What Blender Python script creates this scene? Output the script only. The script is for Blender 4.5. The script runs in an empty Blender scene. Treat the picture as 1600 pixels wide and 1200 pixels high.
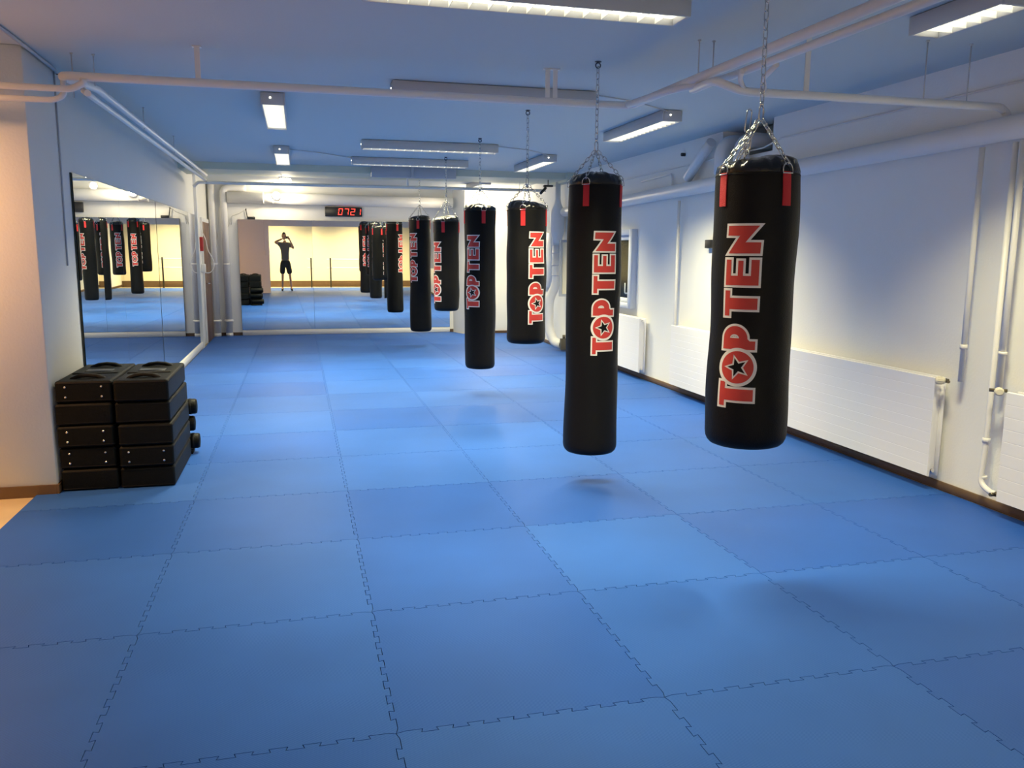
import bpy, bmesh, math, random
from mathutils import Vector, Matrix, noise
from mathutils.geometry import delaunay_2d_cdt
random.seed(7)
sc = bpy.context.scene
COL = sc.collection
PI = math.pi
# ------------------------------------------------------------------ camera
PITCH, ROLL, YAW, CAMZ, FPX = 0.15851, 0.00687, 0.25127, 1.640, 1290.0
fwd = Vector((math.sin(YAW)*math.cos(PITCH), math.cos(YAW)*math.cos(PITCH), -math.sin(PITCH)))
r0 = Vector((math.cos(YAW), -math.sin(YAW), 0)); u0 = r0.cross(fwd)
rr = math.cos(ROLL)*r0 + math.sin(ROLL)*u0
uu = -math.sin(ROLL)*r0 + math.cos(ROLL)*u0
cd = bpy.data.cameras.new('camera'); cam = bpy.data.objects.new('camera', cd); COL.objects.link(cam)
cd.sensor_width = 36; cd.lens = FPX/1600*36; cd.clip_start = 0.02; cd.clip_end = 200
m = Matrix.Identity(4)
for i in range(3):
    m[i][0], m[i][1], m[i][2] = rr[i], uu[i], -fwd[i]
m[2][3] = CAMZ
cam.matrix_world = m
sc.camera = cam
# ------------------------------------------------------------------ world, exposure
w = bpy.data.worlds.new('world'); sc.world = w; w.use_nodes = True
w.node_tree.nodes['Background'].inputs[0].default_value = (0.01, 0.012, 0.02, 1)
w.node_tree.nodes['Background'].inputs[1].default_value = 0.3
vs = sc.view_settings
vs.view_transform = 'Standard'; vs.look = 'None'; vs.gamma = 1; vs.use_curve_mapping = False
vs.exposure = 0.0
sc.cycles.max_bounces = 12; sc.cycles.diffuse_bounces = 6; sc.cycles.glossy_bounces = 8
sc.cycles.sample_clamp_indirect = 6
# lamp powers (W), colours
LAMP_W, LAMP_COL, LAMP_SPREAD = 60.0, (1.0, 0.90, 0.55), 113
WARM_COL = (1.0, 0.50, 0.20)
BULB_COL = (1.0, 0.84, 0.58)
BACK_COL = (1.0, 0.80, 0.42)

# ------------------------------------------------------------------ materials
def mat(name, col, rough=0.6, metal=0.0, spec=0.5, bump=0.0, bscale=40, var=0.0, vscale=3, emit=None, es=0, coat=0):
    m = bpy.data.materials.new(name); m.use_nodes = True
    nt = m.node_tree; b = nt.nodes['Principled BSDF']
    b.inputs['Base Color'].default_value = (*col, 1); b.inputs['Roughness'].default_value = rough
    b.inputs['Metallic'].default_value = metal; b.inputs['Specular IOR Level'].default_value = spec
    b.inputs['Coat Weight'].default_value = coat
    tc = nt.nodes.new('ShaderNodeTexCoord')
    if var:
        n = nt.nodes.new('ShaderNodeTexNoise'); n.inputs['Scale'].default_value = vscale; n.inputs['Detail'].default_value = 4
        nt.links.new(tc.outputs['Object'], n.inputs['Vector'])
        mx = nt.nodes.new('ShaderNodeMix'); mx.data_type = 'RGBA'
        mx.inputs[6].default_value = (*[c*(1-var) for c in col], 1); mx.inputs[7].default_value = (*[min(1, c*(1+var)) for c in col], 1)
        nt.links.new(n.outputs['Fac'], mx.inputs[0]); nt.links.new(mx.outputs[2], b.inputs['Base Color'])
    if bump:
        n = nt.nodes.new('ShaderNodeTexNoise'); n.inputs['Scale'].default_value = bscale; n.inputs['Detail'].default_value = 3
        nt.links.new(tc.outputs['Object'], n.inputs['Vector'])
        bp = nt.nodes.new('ShaderNodeBump'); bp.inputs['Strength'].default_value = bump; bp.inputs['Distance'].default_value = 0.01
        nt.links.new(n.outputs['Fac'], bp.inputs['Height']); nt.links.new(bp.outputs[0], b.inputs['Normal'])
    if emit:
        b.inputs['Emission Color'].default_value = (*emit, 1); b.inputs['Emission Strength'].default_value = es
    return m
M = {}
M['wall'] = mat('white wall paint', (0.84, 0.835, 0.80), 0.7, spec=0.25, bump=0.12, bscale=60, var=0.015)
M['ceiling'] = mat('ceiling paint', (0.56, 0.60, 0.60), 0.75, spec=0.2, bump=0.08, bscale=40)
M['beam'] = mat('grey green beam paint', (0.60, 0.62, 0.50), 0.7, spec=0.2)
M['pipe'] = mat('white pipe paint', (0.78, 0.77, 0.75), 0.4, bump=0.05, bscale=80)
M['duct'] = mat('blue grey duct metal', (0.40, 0.42, 0.46), 0.5)
M['radiator'] = mat('radiator enamel', (0.84, 0.83, 0.83), 0.3)
M['brown'] = mat('brown skirting wood', (0.12, 0.07, 0.035), 0.5, var=0.2, vscale=8)
M['door'] = mat('brown door veneer', (0.16, 0.085, 0.05), 0.4, var=0.2, vscale=5)
M['tan'] = mat('tan vinyl floor', (0.50, 0.42, 0.27), 0.35, var=0.12, vscale=6)
M['black'] = mat('black plastic', (0.012, 0.012, 0.013), 0.35)
M['vinyl'] = mat('black bag vinyl', (0.005, 0.005, 0.0055), 0.50, bump=0.2, bscale=180, spec=0.15)
M['vinyltop'] = mat('glossy creased vinyl', (0.006, 0.006, 0.006), 0.24, bump=0.5, bscale=22, spec=0.5)
M['padvinyl'] = mat('black pad leather', (0.0032, 0.0042, 0.0045), 0.55, bump=0.25, bscale=90, spec=0.14)
M['padweb'] = mat('black webbing', (0.008, 0.008, 0.009), 0.8, spec=0.2)
M['logored'] = mat('red print', (0.50, 0.035, 0.028), 0.55)
M['logowhite'] = mat('white print', (0.74, 0.72, 0.69), 0.55)
M['strap'] = mat('red webbing strap', (0.52, 0.012, 0.018), 0.7, bump=0.5, bscale=300)
M['chain'] = mat('zinc chain', (0.62, 0.62, 0.60), 0.25, metal=1)
M['darkmetal'] = mat('dark steel', (0.10, 0.11, 0.13), 0.35, metal=1)
M['rivet'] = mat('nickel rivet', (0.75, 0.74, 0.72), 0.2, metal=1)
M['housing'] = mat('lamp housing enamel', (0.55, 0.55, 0.54), 0.45)
M['louvre'] = mat('louvre blades', (0.80, 0.80, 0.76), 0.35, emit=LAMP_COL, es=0.25)  # faint emission stands in for lamp light caught on the blades
M['tube'] = mat('lamp tube', (0.9, 0.9, 0.85), 0.4, emit=(1.0, 0.95, 0.74), es=2.6)
M['bulb'] = mat('bulb glass', (0.9, 0.9, 0.85), 0.4, emit=(1.0, 0.93, 0.75), es=6)
M['led'] = mat('red led digit', (0.3, 0.01, 0.01), 0.4, emit=(1.0, 0.05, 0.03), es=3.5)
M['mirror'] = mat('mirror silver', (0.90, 0.93, 0.91), 0.0, metal=1)
M['mirroredge'] = mat('dark mirror edge', (0.02, 0.03, 0.03), 0.3)
M['trim'] = mat('white trim', (0.80, 0.79, 0.75), 0.45)
M['glass'] = mat('dark night glass', (0.01, 0.012, 0.015), 0.08)
M['winframe'] = mat('pale window frame', (0.72, 0.75, 0.80), 0.4)
M['yellow'] = mat('cream wall paint', (0.80, 0.74, 0.56), 0.7, spec=0.2)
M['valve'] = mat('cream valve plastic', (0.70, 0.66, 0.52), 0.4)
M['brass'] = mat('dull valve metal', (0.16, 0.14, 0.10), 0.4, metal=0.8)
M['redbox'] = mat('red plastic', (0.40, 0.02, 0.02), 0.4)
M['skin'] = mat('skin', (0.50, 0.30, 0.22), 0.5, spec=0.3, var=0.06, vscale=20)
M['hair'] = mat('dark hair', (0.02, 0.015, 0.012), 0.6, bump=0.8, bscale=120)
M['shirt'] = mat('grey shirt cotton', (0.16, 0.16, 0.165), 0.85, bump=0.3, bscale=30)
M['shorts'] = mat('dark shorts cloth', (0.025, 0.027, 0.034), 0.85, bump=0.3, bscale=30)
M['shoe'] = mat('dark shoe', (0.02, 0.02, 0.025), 0.6)
M['eye'] = mat('eye white', (0.7, 0.7, 0.7), 0.2)

def mat_mats():
    m = bpy.data.materials.new('blue foam mat'); m.use_nodes = True
    nt = m.node_tree; b = nt.nodes['Principled BSDF']
    oi = nt.nodes.new('ShaderNodeObjectInfo')
    mx = nt.nodes.new('ShaderNodeMix'); mx.data_type = 'RGBA'
    mx.inputs[6].default_value = (0.012, 0.066, 0.325, 1); mx.inputs[7].default_value = (0.021, 0.088, 0.362, 1)
    nt.links.new(oi.outputs['Random'], mx.inputs[0])
    tc = nt.nodes.new('ShaderNodeTexCoord')
    n = nt.nodes.new('ShaderNodeTexNoise'); n.inputs['Scale'].default_value = 1.3; n.inputs['Detail'].default_value = 3
    geo = nt.nodes.new('ShaderNodeNewGeometry'); nt.links.new(geo.outputs['Position'], n.inputs['Vector'])
    hsv = nt.nodes.new('ShaderNodeHueSaturation')
    mr = nt.nodes.new('ShaderNodeMapRange'); mr.inputs[1].default_value = 0.3; mr.inputs[2].default_value = 0.7
    mr.inputs[3].default_value = 0.90; mr.inputs[4].default_value = 1.08
    nt.links.new(n.outputs['Fac'], mr.inputs[0]); nt.links.new(mr.outputs[0], hsv.inputs['Value'])
    nt.links.new(mx.outputs[2], hsv.inputs['Color']); nt.links.new(hsv.outputs[0], b.inputs['Base Color'])
    mr2 = nt.nodes.new('ShaderNodeMapRange'); mr2.inputs[3].default_value = 0.44; mr2.inputs[4].default_value = 0.54
    nt.links.new(oi.outputs['Random'], mr2.inputs[0]); nt.links.new(mr2.outputs[0], b.inputs['Roughness'])
    b.inputs['Specular IOR Level'].default_value = 0.16; b.inputs['Specular Tint'].default_value = (0.55, 0.8, 1, 1)
    b.inputs['Sheen Weight'].default_value = 0.12; b.inputs['Sheen Roughness'].default_value = 0.5; b.inputs['Sheen Tint'].default_value = (0.35, 0.65, 1, 1)
    # fine diagonal weave embossed in the foam
    wv = nt.nodes.new('ShaderNodeTexWave'); wv.inputs['Scale'].default_value = 55; wv.bands_direction = 'DIAGONAL'
    nt.links.new(geo.outputs['Position'], wv.inputs['Vector'])
    bp = nt.nodes.new('ShaderNodeBump'); bp.inputs['Strength'].default_value = 0.12; bp.inputs['Distance'].default_value = 0.002
    nt.links.new(wv.outputs['Fac'], bp.inputs['Height']); nt.links.new(bp.outputs[0], b.inputs['Normal'])
    return m
M['mat'] = mat_mats()

# ------------------------------------------------------------------ helpers
class MB:
    def __init__(s): s.bm = bmesh.new()
    def faces_from(s, vs_, fs, mi=0, smooth=False):
        V = [s.bm.verts.new(v) for v in vs_]
        for f in fs:
            try:
                q = s.bm.faces.new([V[i] for i in f]); q.material_index = mi; q.smooth = smooth
            except ValueError: pass
        return V
    def box(s, x0, x1, y0, y1, z0, z1, mi=0, bevel=0, seg=2):
        b2 = bmesh.new()
        V = [b2.verts.new((x, y, z)) for x in (x0, x1) for y in (y0, y1) for z in (z0, z1)]
        for f in ((0,1,3,2), (4,6,7,5), (0,4,5,1), (2,3,7,6), (0,2,6,4), (1,5,7,3)):
            b2.faces.new([V[i] for i in f])
        if bevel: bmesh.ops.bevel(b2, geom=b2.edges[:], offset=bevel, segments=seg, profile=0.5, affect='EDGES')
        s.merge(b2, mi, bool(bevel)); return s
    def merge(s, b2, mi=0, smooth=False, mtx=None):
        bmesh.ops.recalc_face_normals(b2, faces=b2.faces[:])
        mp = {}
        for v in b2.verts: mp[v] = s.bm.verts.new(mtx @ v.co if mtx else v.co)
        for f in b2.faces:
            try: q = s.bm.faces.new([mp[v] for v in f.verts]); q.material_index = mi; q.smooth = smooth
            except ValueError: pass
        b2.free()
    def tube(s, pts, r, seg=12, mi=0, closed=False, cap=True, radii=None, smooth=True):
        pts = [Vector(p) for p in pts]; n = len(pts)
        rings = []; up = None
        for i, p in enumerate(pts):
            if closed: t = (pts[(i+1) % n] - pts[i-1]).normalized()
            else: t = (pts[min(i+1, n-1)] - pts[max(i-1, 0)]).normalized()
            if up is None:
                a = Vector((0,0,1)) if abs(t.z) < 0.9 else Vector((1,0,0))
                up = (a - t*a.dot(t)).normalized()
            else:
                up = (up - t*up.dot(t))
                up = up.normalized() if up.length > 1e-6 else Vector((1,0,0))
            sd = t.cross(up); R = radii[i] if radii else r
            rings.append([s.bm.verts.new(p + R*(math.cos(2*PI*k/seg)*up + math.sin(2*PI*k/seg)*sd)) for k in range(seg)])
        m_ = n if closed else n-1
        for i in range(m_):
            A, B = rings[i], rings[(i+1) % n]
            for k in range(seg):
                f = s.bm.faces.new((A[k], A[(k+1) % seg], B[(k+1) % seg], B[k])); f.smooth = smooth; f.material_index = mi
        if cap and not closed:
            for R_ in (rings[0][::-1], rings[-1]):
                f = s.bm.faces.new(R_); f.material_index = mi
        return s
    def cyl(s, a, b, r, seg=16, mi=0): return s.tube([a, b], r, seg, mi)
    def lathe(s, prof, seg=32, axis=(0,0,0), mi=0, cap=True):
        rings = []
        for (r, z) in prof:
            rings.append([s.bm.verts.new((axis[0]+r*math.cos(2*PI*k/seg), axis[1]+r*math.sin(2*PI*k/seg), axis[2]+z)) for k in range(seg)])
        for A, B in zip(rings, rings[1:]):
            for k in range(seg):
                f = s.bm.faces.new((A[k], A[(k+1) % seg], B[(k+1) % seg], B[k])); f.smooth = True; f.material_index = mi
        if cap:
            for R_ in (rings[0][::-1], rings[-1]):
                f = s.bm.faces.new(R_); f.material_index = mi
        return s
    def build(s, name, mats, parent=None, loc=None, rot=None):
        bmesh.ops.recalc_face_normals(s.bm, faces=s.bm.faces[:])
        me = bpy.data.meshes.new(name); s.bm.to_mesh(me); s.bm.free()
        for q in (mats if isinstance(mats, (list, tuple)) else [mats]): me.materials.append(M[q])
        o = bpy.data.objects.new(name, me); COL.objects.link(o)
        if parent: o.parent = parent
        if loc: o.location = loc
        if rot: o.rotation_euler = rot
        return o
def tag(o, label, cat, group=None):
    o['label'] = label; o['category'] = cat
    if group: o['group'] = group
    return o
def thing(name, label, cat, loc=(0,0,0), rz=0, group=None):
    o = bpy.data.objects.new(name, None); COL.objects.link(o); o.location = loc; o.rotation_euler = (0,0,rz)
    o.empty_display_size = 0.1
    return tag(o, label, cat, group)
def struct(o): o['kind'] = 'structure'; return o
def rounded(pts, rad, n=6):
    """polyline with rounded corners"""
    P = [Vector(p) for p in pts]; out = [P[0]]
    for i in range(1, len(P)-1):
        a, b, c = P[i-1], P[i], P[i+1]
        d1 = (a-b); d2 = (c-b); k = min(rad, d1.length*0.49, d2.length*0.49)
        p, q = b + d1.normalized()*k, b + d2.normalized()*k
        for j in range(n+1):
            t = j/n; out.append((1-t)**2*p + 2*t*(1-t)*b + t*t*q)
    out.append(P[-1]); return out

# ================================================================== STRUCTURE
XL, XR, YB, ZC = -1.64, 4.35, 16.85, 2.90
YN = 0.93           # partition line beside the photographer
YEND = -3.4
mb = MB(); mb.box(-6.2, 4.6, YEND-0.2, 17.1, -0.12, -0.02); struct(mb.build('floor', 'tan'))
mb = MB(); mb.box(-6.2, 4.6, YEND-0.2, 17.1, ZC, ZC+0.15); struct(mb.build('ceiling', 'ceiling'))
# left wall block: its front end is the pillar face turned to the warm side room
mb = MB(); mb.box(-6.2, XL, 6.03, 17.1, -0.02, ZC, bevel=0.008, seg=1); struct(mb.build('wall_left', 'wall'))
# right wall with ventilation niche and window openings
def wall_x(mb, x0, x1, y0, y1, z0, z1, holes):
    ys = sorted({y0, y1, *[h[0] for h in holes], *[h[1] for h in holes]})
    for a, b in zip(ys, ys[1:]):
        hs = sorted([(h[2], h[3]) for h in holes if h[0] <= a and h[1] >= b])
        z = z0
        for h0, h1 in hs:
            if h0 > z: mb.box(x0, x1, a, b, z, h0)
            z = h1
        if z < z1: mb.box(x0, x1, a, b, z, z1)
mb = MB(); wall_x(mb, XR, XR+0.2, YEND-0.2, 17.1, -0.02, ZC, [(7.16, 8.13, 2.60, 2.90), (10.42, 12.80, 0.97, 1.88)])
struct(mb.build('wall_right', 'wall'))
mb = MB(); mb.box(XR+0.2, XR+0.7, 7.0, 8.3, 2.5, 2.6); mb.box(XR+0.65, XR+0.7, 7.0, 8.3, 2.6, 2.9); mb.box(XR+0.2, XR+0.65, 7.0, 7.16, 2.6, 2.9); mb.box(XR+0.2, XR+0.65, 8.13, 8.3, 2.6, 2.9)
mb.box(XR+0.2, XR+0.7, 7.0, 8.3, 2.9, 3.0)
struct(mb.build('wall_niche', 'wall'))
mb = MB(); mb.box(-1.64, XR, YB, 17.1, -0.02, ZC); struct(mb.build('wall_back', 'wall'))
# corner column at the far right (slanted left cheek)
mb = MB(); V = [(3.06, YB), (3.22, 16.42), (XR, 16.42), (XR, YB)]
vs_ = [(x, y, z) for z in (-0.02, ZC) for x, y in V]
mb.faces_from(vs_, [(0,1,2,3), (4,7,6,5), (0,4,5,1), (1,5,6,2), (2,6,7,3), (3,7,4,0)]); struct(mb.build('wall_corner_column', 'wall'))
# beam across the hall
mb = MB(); mb.box(XL, 4.2, 13.0, 14.0, 2.80, ZC); mb.box(4.2, 4.35, 12.9, 14.0, 2.76, ZC); struct(mb.build('trim_1', 'beam'))
# partition beside the photographer, lintel, side room and rear room
mb = MB(); mb.box(-6.2, -0.66, YN-0.12, YN, -0.02, ZC); struct(mb.build('wall_partition', 'wall'))
mb = MB(); mb.box(-0.66, XR, YN-0.12, YN, 1.99, ZC); struct(mb.build('trim_2', 'wall'))
mb = MB(); mb.box(-6.2, XR, YEND-0.2, YEND, -0.02, ZC); struct(mb.build('wall_rear', 'yellow'))
mb = MB(); mb.box(-6.2, -6.0, YEND, 6.03, -0.02, ZC); struct(mb.build('wall_far_left', 'yellow'))
# baseboards
mb = MB(); mb.box(XR-0.015, XR, YEND, 16.42, 0.0, 0.062, bevel=0.003, seg=1); struct(mb.build('baseboard_right', 'brown'))
mb = MB(); mb.box(-6.0, XL-0.001, 6.015, 6.03, -0.02, 0.06); struct(mb.build('baseboard_left', 'brown'))
mb = MB(); mb.box(XL, XL+0.015, 6.015, 6.95, 0, 0.06); struct(mb.build('baseboard_left_inner', 'brown'))
mb = MB(); mb.box(-1.64, -1.10, YB-0.015, YB, 0, 0.06); mb.box(2.99, 3.06, YB-0.015, YB, 0, 0.06); struct(mb.build('baseboard_back', 'brown'))
mb = MB(); mb.box(3.23, XR-0.015, 16.405, 16.42, 0, 0.05); struct(mb.build('baseboard_column', 'brown'))
mb = MB(); mb.box(-6.0, XR-0.015, YEND, YEND+0.02, -0.02, 0.18); struct(mb.build('baseboard_rear', 'brown'))
# door at the far end of the left wall
mb = MB(); mb.box(XL, XL+0.035, 15.58, 16.62, 0.0, 2.13, bevel=0.003, seg=1); d = struct(mb.build('door_1', 'door'))
h = MB(); h.tube(rounded([(XL+0.035, 15.68, 1.05), (XL+0.09, 15.68, 1.05), (XL+0.09, 15.80, 1.05)], 0.02), 0.009, 8); h.build('door_handle', 'rivet', d)
mb = MB(); mb.box(XL, XL+0.03, 15.50, 15.58, 0, 2.2); mb.box(XL, XL+0.03, 16.62, 16.70, 0, 2.2); mb.box(XL, XL+0.03, 15.58, 16.62, 2.13, 2.2); struct(mb.build('trim_3', 'trim'))
mb = MB(); mb.box(XL, XL+0.045, 14.74, 14.86, 0, 2.9); struct(mb.build('trim_4', 'trim'))

# ------------------------------------------------------------------ window on the right wall
win = bpy.data.objects.new('window_1', None); COL.objects.link(win); win.location = (XR, 11.6, 0.9); struct(win)
def local(mb, o): 
    for v in mb.bm.verts: v.co -= o.location
    return mb
mb = MB()
y0, y1, z0, z1 = 10.32, 12.88, 0.90, 1.95
for a in ((y0, y0+0.10, z0, z1), (y1-0.10, y1, z0, z1), (y0+0.1, y1-0.1, z1-0.08, z1), (y0+0.1, y1-0.1, z0, z0+0.07)):
    mb.box(XR-0.085, XR+0.06, *a, bevel=0.004, seg=1)
local(mb, win).build('window_frame', 'winframe', win)
for k, (a, b) in enumerate(((10.43, 11.00), (11.10, 12.05), (12.12, 12.78))):
    mb = MB(); t = 0.055
    for q in ((a, a+t, 0.975, 1.865), (b-t, b, 0.975, 1.865), (a+t, b-t, 1.81, 1.865), (a+t, b-t, 0.975, 1.03)): mb.box(XR-0.05, XR+0.02, *q, bevel=0.003, seg=1)
    s_ = local(mb, win).build('window_sash', 'winframe', win)
    mb = MB(); mb.box(XR-0.02, XR-0.012, a+t, b-t, 1.03, 1.81); local(mb, win).build('window_pane', 'glass', win)
mb = MB(); mb.box(XR+0.15, XR+0.19, 10.42, 12.80, 0.97, 1.88); local(mb, win).build('window_outer_pane', 'glass', win)
mb = MB(); mb.tube(rounded([(XR-0.05, 10.47, 1.10), (XR-0.10, 10.47, 1.10), (XR-0.10, 10.47, 1.24)], 0.02), 0.009, 8); local(mb, win).build('window_handle', 'trim', win)
# opened casement at its far end
wx = bpy.data.objects.new('window_2', None); COL.objects.link(wx); wx.location = (XR, 12.9, 0.9); struct(wx)
mb = MB()
for q in ((4.10, 4.14, 0.93, 1.84), (4.255, 4.29, 0.93, 1.84), (4.14, 4.255, 1.80, 1.84), (4.14, 4.255, 0.93, 0.97)): mb.box(q[0], q[1], 12.90, 12.945, q[2], q[3])
local(mb, wx).build('window_sash', 'duct', wx)
mb = MB(); mb.box(4.14, 4.255, 12.92, 12.93, 0.97, 1.80); local(mb, wx).build('window_pane', 'yellow', wx)
w3 = bpy.data.objects.new('window_3', None); COL.objects.link(w3); w3.location = (XR, 14.3, 1.0); struct(w3)
mb = MB(); mb.box(4.29, 4.35, 14.03, 14.55, 1.02, 1.98, bevel=0.004, seg=1); local(mb, w3).build('window_shutter', 'winframe', w3)

# ================================================================== FLOOR MATS
def inset(P, d):
    n = len(P); out = []
    A = sum(P[i][0]*P[(i+1) % n][1]-P[(i+1) % n][0]*P[i][1] for i in range(n)); sg = 1 if A > 0 else -1
    for i in range(n):
        a, b, c = Vector(P[i-1]), Vector(P[i]), Vector(P[(i+1) % n])
        e1 = (b-a).normalized(); e2 = (c-b).normalized()
        n1 = Vector((-e1.y, e1.x))*sg; n2 = Vector((-e2.y, e2.x))*sg
        k = 1+n1.dot(n2); k = max(k, 0.35)
        out.append(tuple(b+(n1+n2)*d/k))
    return out
NT = 17
def seam_off(t):  # list of (t, off) along a seam of length 1
    out = []; a = 0.0095; w_ = 0.93/NT
    for k in range(NT):
        s0 = 0.035 + k*w_; sg = 1 if k % 2 == 0 else -1
        out.append((s0-0.003*1, sg*a)); out.append((s0+w_+0.003, sg*a))
    return out
SO = seam_off(0)
def mat_outline(x0, x1, y0, y1, nom, left, right, bot, top, notch=None):
    """counter-clockwise outline; nom = nominal 1 m cell that places the teeth; side flags: True = toothed"""
    nx, ny = nom; lx, hx = x0+0.02, x1-0.02; ly = y0+0.02
    sx = lambda yy: [(nx+t, yy+o) for t, o in SO if lx < nx+t < hx]
    sy = lambda xx, top_y: [(xx+o, ny+t) for t, o in SO if ly < ny+t < top_y-0.02]
    P = [(x0, y0)]
    if bot: P += sx(y0)
    P.append((x1, y0))
    if right: P += sy(x1, min(y1, 16.40) if notch == 'tr' else y1)
    if notch == 'tr': P += [(x1, 16.40), (3.18, 16.40), (3.04, y1)]
    else: P.append((x1, y1))
    if top: P += (sx(y1) if notch != 'l' else [q for q in sx(y1) if q[0] > XL+0.06])[::-1]
    if notch == 'l': P += [(XL+0.018, y1), (XL+0.018, 6.005), (x0, 6.005)]
    else: P.append((x0, y1))
    if left: P += sy(x0, y1)[::-1]
    return P
def mat_mesh(P, cx, cy):
    bm = bmesh.new(); P = [(x-cx, y-cy) for x, y in P]
    P = [p for i, p in enumerate(P) if (Vector(p)-Vector(P[i-1])).length > 1e-6]
    P = inset(P, 0.0014)
    T = [bm.verts.new((x, y, 0.0)) for x, y in P]; B = [bm.verts.new((x, y, -0.0199)) for x, y in P]
    bm.faces.new(T); bm.faces.new(B[::-1]); n = len(P)
    for i in range(n): bm.faces.new((T[i], B[i], B[(i+1) % n], T[(i+1) % n]))
    bmesh.ops.recalc_face_normals(bm, faces=bm.faces[:])
    me = bpy.data.meshes.new('foam_mat'); bm.to_mesh(me); bm.free(); me.materials.append(M['mat']); return me
ORD = ['', 'first', 'second', 'third', 'fourth', 'fifth', 'sixth', 'seventh', 'eighth', 'ninth', 'tenth', 'eleventh', 'twelfth', 'thirteenth', 'fourteenth', 'fifteenth', 'sixteenth', 'seventeenth', 'eighteenth', 'nineteenth', 'twentieth']
GX, GY = 0.272, 2.630
xs = [GX-2, GX-1, GX, GX+1, GX+2, GX+3, XR-0.02]
NR = 19
std = None
for j in range(NR):
    for i in range(6):
        a, b = xs[i], xs[i+1]
        if i == 5: b = XR-0.017
        c_, d_ = GY-5+j, GY-4+j
        last = j == NR-1
        if last: d_ = YB-0.02 if i < 4 else (YB-0.02 if i == 4 else 16.40)
        notch = None
        if i == 0:
            if c_ < 5: a = -1.765
            elif c_ < 6: a = -1.765; notch = 'l'
            else: a = XL+0.04
        if i == 4 and last: notch = 'tr'
        cx, cy = (a+b)/2, (c_+d_)/2
        std_ok = 0 < i < 5 and 0 < j < NR-1
        if std_ok and std is not None: me = std
        else:
            me = mat_mesh(mat_outline(a, b, c_, d_, (GX-2+i, c_), i > 0, i < 5, j > 0, not last, notch), cx, cy)
            if std_ok: std = me
        o = bpy.data.objects.new('foam_mat', me); COL.objects.link(o); o.location = (cx, cy, 0)
        rn = NR-j; cn = 6-i
        tag(o, 'blue interlocking floor mat, %s row from far mirrors, %s mat from the radiators' % (ORD[rn], ORD[cn]) if cn > 1 else
            'blue interlocking floor mat, %s row from far mirrors, directly against radiator wall' % ORD[rn], 'floor mat', 'blue interlocking floor mats')

# ================================================================== MIRRORS
def mirror_back(x0, x1, yaw, label):
    cx = (x0+x1)/2; yy = YB-0.035
    t = thing('wall_mirror', label, 'mirror', (cx, yy, 0.105), 0, 'mirror panels on the far wall')
    mb = MB(); nz = 40; z0, z1, Z0, RC = 0.0, 2.115, 0.71-0.105, 80.0
    rows = []
    for k in range(nz+1):
        z = z0+(z1-z0)*k/nz; bow = -(z-Z0)**2/(2*RC)
        rows.append([mb.bm.verts.new((x, bow + x*yaw, z)) for x in (-(x1-x0)/2+0.001, (x1-x0)/2-0.001)])
    for A, B in zip(rows, rows[1:]):
        f = mb.bm.faces.new((A[0], A[1], B[1], B[0])); f.smooth = True
    me = bpy.data.meshes.new('mirror_glass'); mb.bm.to_mesh(me); mb.bm.free(); me.materials.append(M['mirror'])
    o = bpy.data.objects.new('mirror_glass', me); COL.objects.link(o); o.parent = t
    # exact analytic normals so that the slight bow reads as a smooth curve
    try:
        ns = []
        for p in me.loops:
            v = me.vertices[p.vertex_index].co; nn = Vector((yaw, -1, -(v.z-Z0)/RC)).normalized(); ns.append(nn)
        me.normals_split_custom_set(ns)
    except Exception as e: print('normals', e)
    mb = MB(); hw = (x1-x0)/2
    mb.box(-hw, hw, 0.020, 0.034, -0.0, 2.115)
    mb.build('mirror_backing', 'mirroredge', t)
    return t
mirror_back(-1.10, 0.27, 0.0124, 'frameless wall mirror at the left of the far wall, reflecting the photographer')
mirror_back(0.27, 1.65, -0.0080, 'frameless wall mirror in the middle of far wall, under the digital clock')
mirror_back(1.65, 2.98, -0.0200, 'frameless wall mirror at the right of the far wall, behind the farthest bags')
mb = MB(); mb.box(-1.10, 2.98, YB-0.045, YB, 0.0, 0.10, bevel=0.004, seg=1); struct(mb.build('trim_5', 'trim'))
def mirror_left(y0, y1, yaw, label):
    t = thing('wall_mirror', label, 'mirror', (XL+0.02, (y0+y1)/2, 0.115), 0, 'mirror panels on the left wall')
    h_ = (y1-y0)/2; mb = MB(); s_ = math.tan(yaw)
    mb.faces_from([(-s_*h_, -h_+0.002, 0), (s_*h_, h_-0.002, 0), (s_*h_, h_-0.002, 2.09), (-s_*h_, -h_+0.002, 2.09)], [(0, 1, 2, 3)])
    mb.build('mirror_glass', 'mirror', t)
    mb = MB(); mb.box(-0.018, -0.006, -h_, h_, 0, 2.09); mb.build('mirror_backing', 'mirroredge', t)
mirror_left(6.96, 8.60, 0.000, 'tall wall mirror nearest the stacked kick shields on left wall')
mirror_left(8.60, 10.68, 0.000, 'second wall mirror along the left wall, beyond the one by the shields')
mirror_left(10.71, 12.72, 0.000, 'third wall mirror along the left wall, past the dark gap')
mirror_left(12.72, 14.73, 0.000, 'last wall mirror along left wall, beside the white post')
mb = MB(); mb.box(XL, XL+0.035, 6.95, 14.74, 0.0, 0.11, bevel=0.004, seg=1); struct(mb.build('trim_6', 'trim'))

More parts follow.
